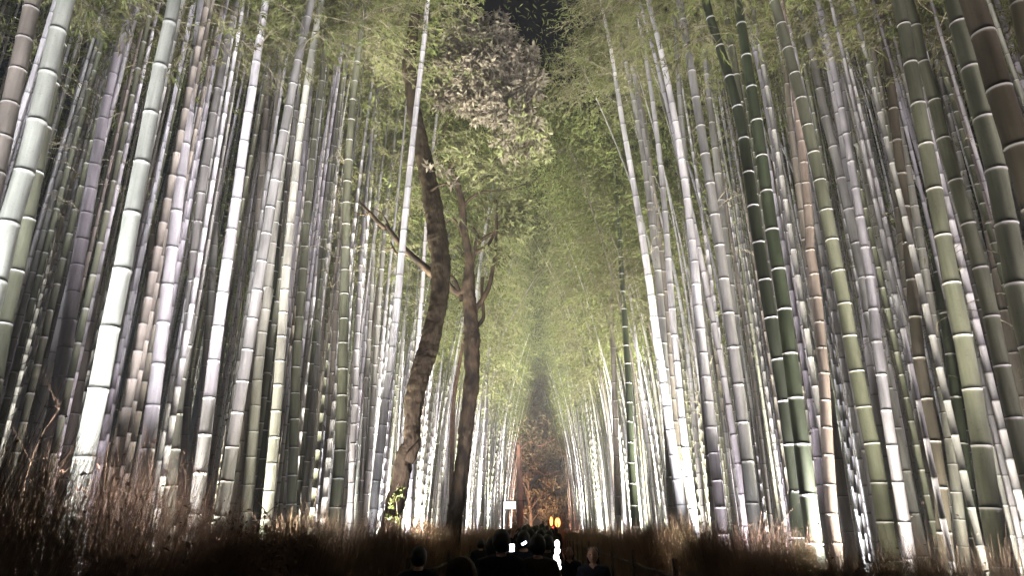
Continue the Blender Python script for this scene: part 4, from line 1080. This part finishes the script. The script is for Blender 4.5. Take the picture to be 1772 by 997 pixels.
#LIGHTS
K = 1.0
def row(side, ys, inset, power, cols, ang, up, fwd, inward=.9, z=.28):
    for k, y in enumerate(ys):
        x = side * inset; pw = power[k] if isinstance(power, tuple) else power
        flood(x, y, x + side * inward, y + fwd, up, pw * (1 + .2 * math.sin(k * 2.1 + side)), ang, cols[(k + (side > 0)) % len(cols)], 1.0, z)
for side in (-1, 1):
    # low ones lighting the culms just behind them
    row(side, (2.9, 4.4, 6.4, 8.4, 13.0, 16.2, 20, 24, 29, 35, 42, 50), 2.14, (180, 330, 420, 150, 420, 420, 420, 400, 380, 350, 320, 300) if side < 0 else (60, 130, 300, 520, 480, 420, 400, 380, 350, 320, 300, 280), (COOL, LIL, WARM), 64, 9, 3.0, 1.0)
    # ones on stakes behind the fence top, aimed up across the path
    row(side, (-3, 0, 3, 6, 9.5, 13, 17, 22, 28, 35, 43, 51), 2.75, (200, 200, 300, 430, 560, 560, 620, 620, 620, 520, 450, 380) if side < 0 else (300, 330, 450, 520, 560, 560, 620, 620, 620, 520, 450, 380), (LIL, COOL), 80, 8.6, 3.4, -5.4, 1.25)
    # deeper in, lighting the stands behind the front rows
    row(side, (6.5, 10, 14, 18.5, 24, 30, 37, 45), 4.2, (260, 600, 800, 900, 900, 900, 900, 900), (LIL, WARM, COOL), 92, 8, 3.0, .8, .4)
    # in among the culms, up into the canopy
    row(side, (7, 11, 15.5, 21, 27, 34, 42, 50), 3.6, (1000, 2400, 5500, 8500, 11000, 12000, 12000, 11000), (GRN, WARM), 62, 12, 2.2, -1.9)
    row(side, (10, 18), 8.2, (1000, 2600), (GRN,), 80, 10, 2.0, -.5)
flood(-3.7, 1.7, -2.9, 4.4, 5.0, 1300, 76, COOL)
flood(5.6, 2.2, 3.9, 5.0, 5.0, 700, 76, LIL)
ec = at(850, 130, 15); flood(-2.14, 11.7, ec.x, 13.4, ec.z - .4, 6500, 50, WARM); flood(2.14, 9.4, ec.x, 13.0, ec.z, 6500, 40, WARM); flood(2.14, 4.9, ec.x + .2, 12.4, ec.z + .2, 6000, 26, WARM); flood(-2.14, 5.3, ec.x, 12.4, ec.z + .4, 4500, 26, WARM)  # added spots to brighten the evergreen crown
flood(-1.4, 60, -1.0, 66, 8, 5500, 110, (1, .72, .56)); flood(1.7, 61, 2, 67, 6, 3800, 110, (1, .40, .28))
# added narrow spots brightening the pale culms at the near left and the green ones at the right
for (px_, py_, d_, lx, ly, pw_, col_) in [(310, 330, 6.6, -2.14, 3.6, 900, COOL), (405, 330, 7.1, -2.14, 5.0, 650, LIL), (60, 230, 3.9, -3.5, 1.5, 600, COOL), (250, 280, 4.7, -2.14, 1.9, 150, COOL), (1330, 400, 6.0, 2.14, 3.4, 700, WARM), (1610, 300, 4.6, 2.14, 2.0, 350, WARM)]:
    t_ = at(px_, py_, d_); flood(lx, ly, t_.x, t_.y, t_.z, pw_, 44, col_)

# ------------------------------------------------------------------ added haze put in to lift blacks and soften contrast
hz_ = bpy.data.materials.new('added haze'); hz_.use_nodes = True; nt = hz_.node_tree
nt.nodes.remove(nt.nodes['Principled BSDF']); v = nt.nodes.new('ShaderNodeVolumePrincipled')
v.inputs['Density'].default_value = .0015; v.inputs['Color'].default_value = (.92, .9, .88, 1)
nt.links.new(v.outputs[0], nt.nodes['Material Output'].inputs['Volume'])
hb = Bag(); box(hb, (0, 59, 9), (82, 146, 20.4)); ho = link('haze', hb.mesh('haze', [hz_], False)); ho['kind'] = 'stuff'
ho['label'] = 'thin pale added haze lifting the dark gaps along the grove'
S.cycles.volume_bounces = 0
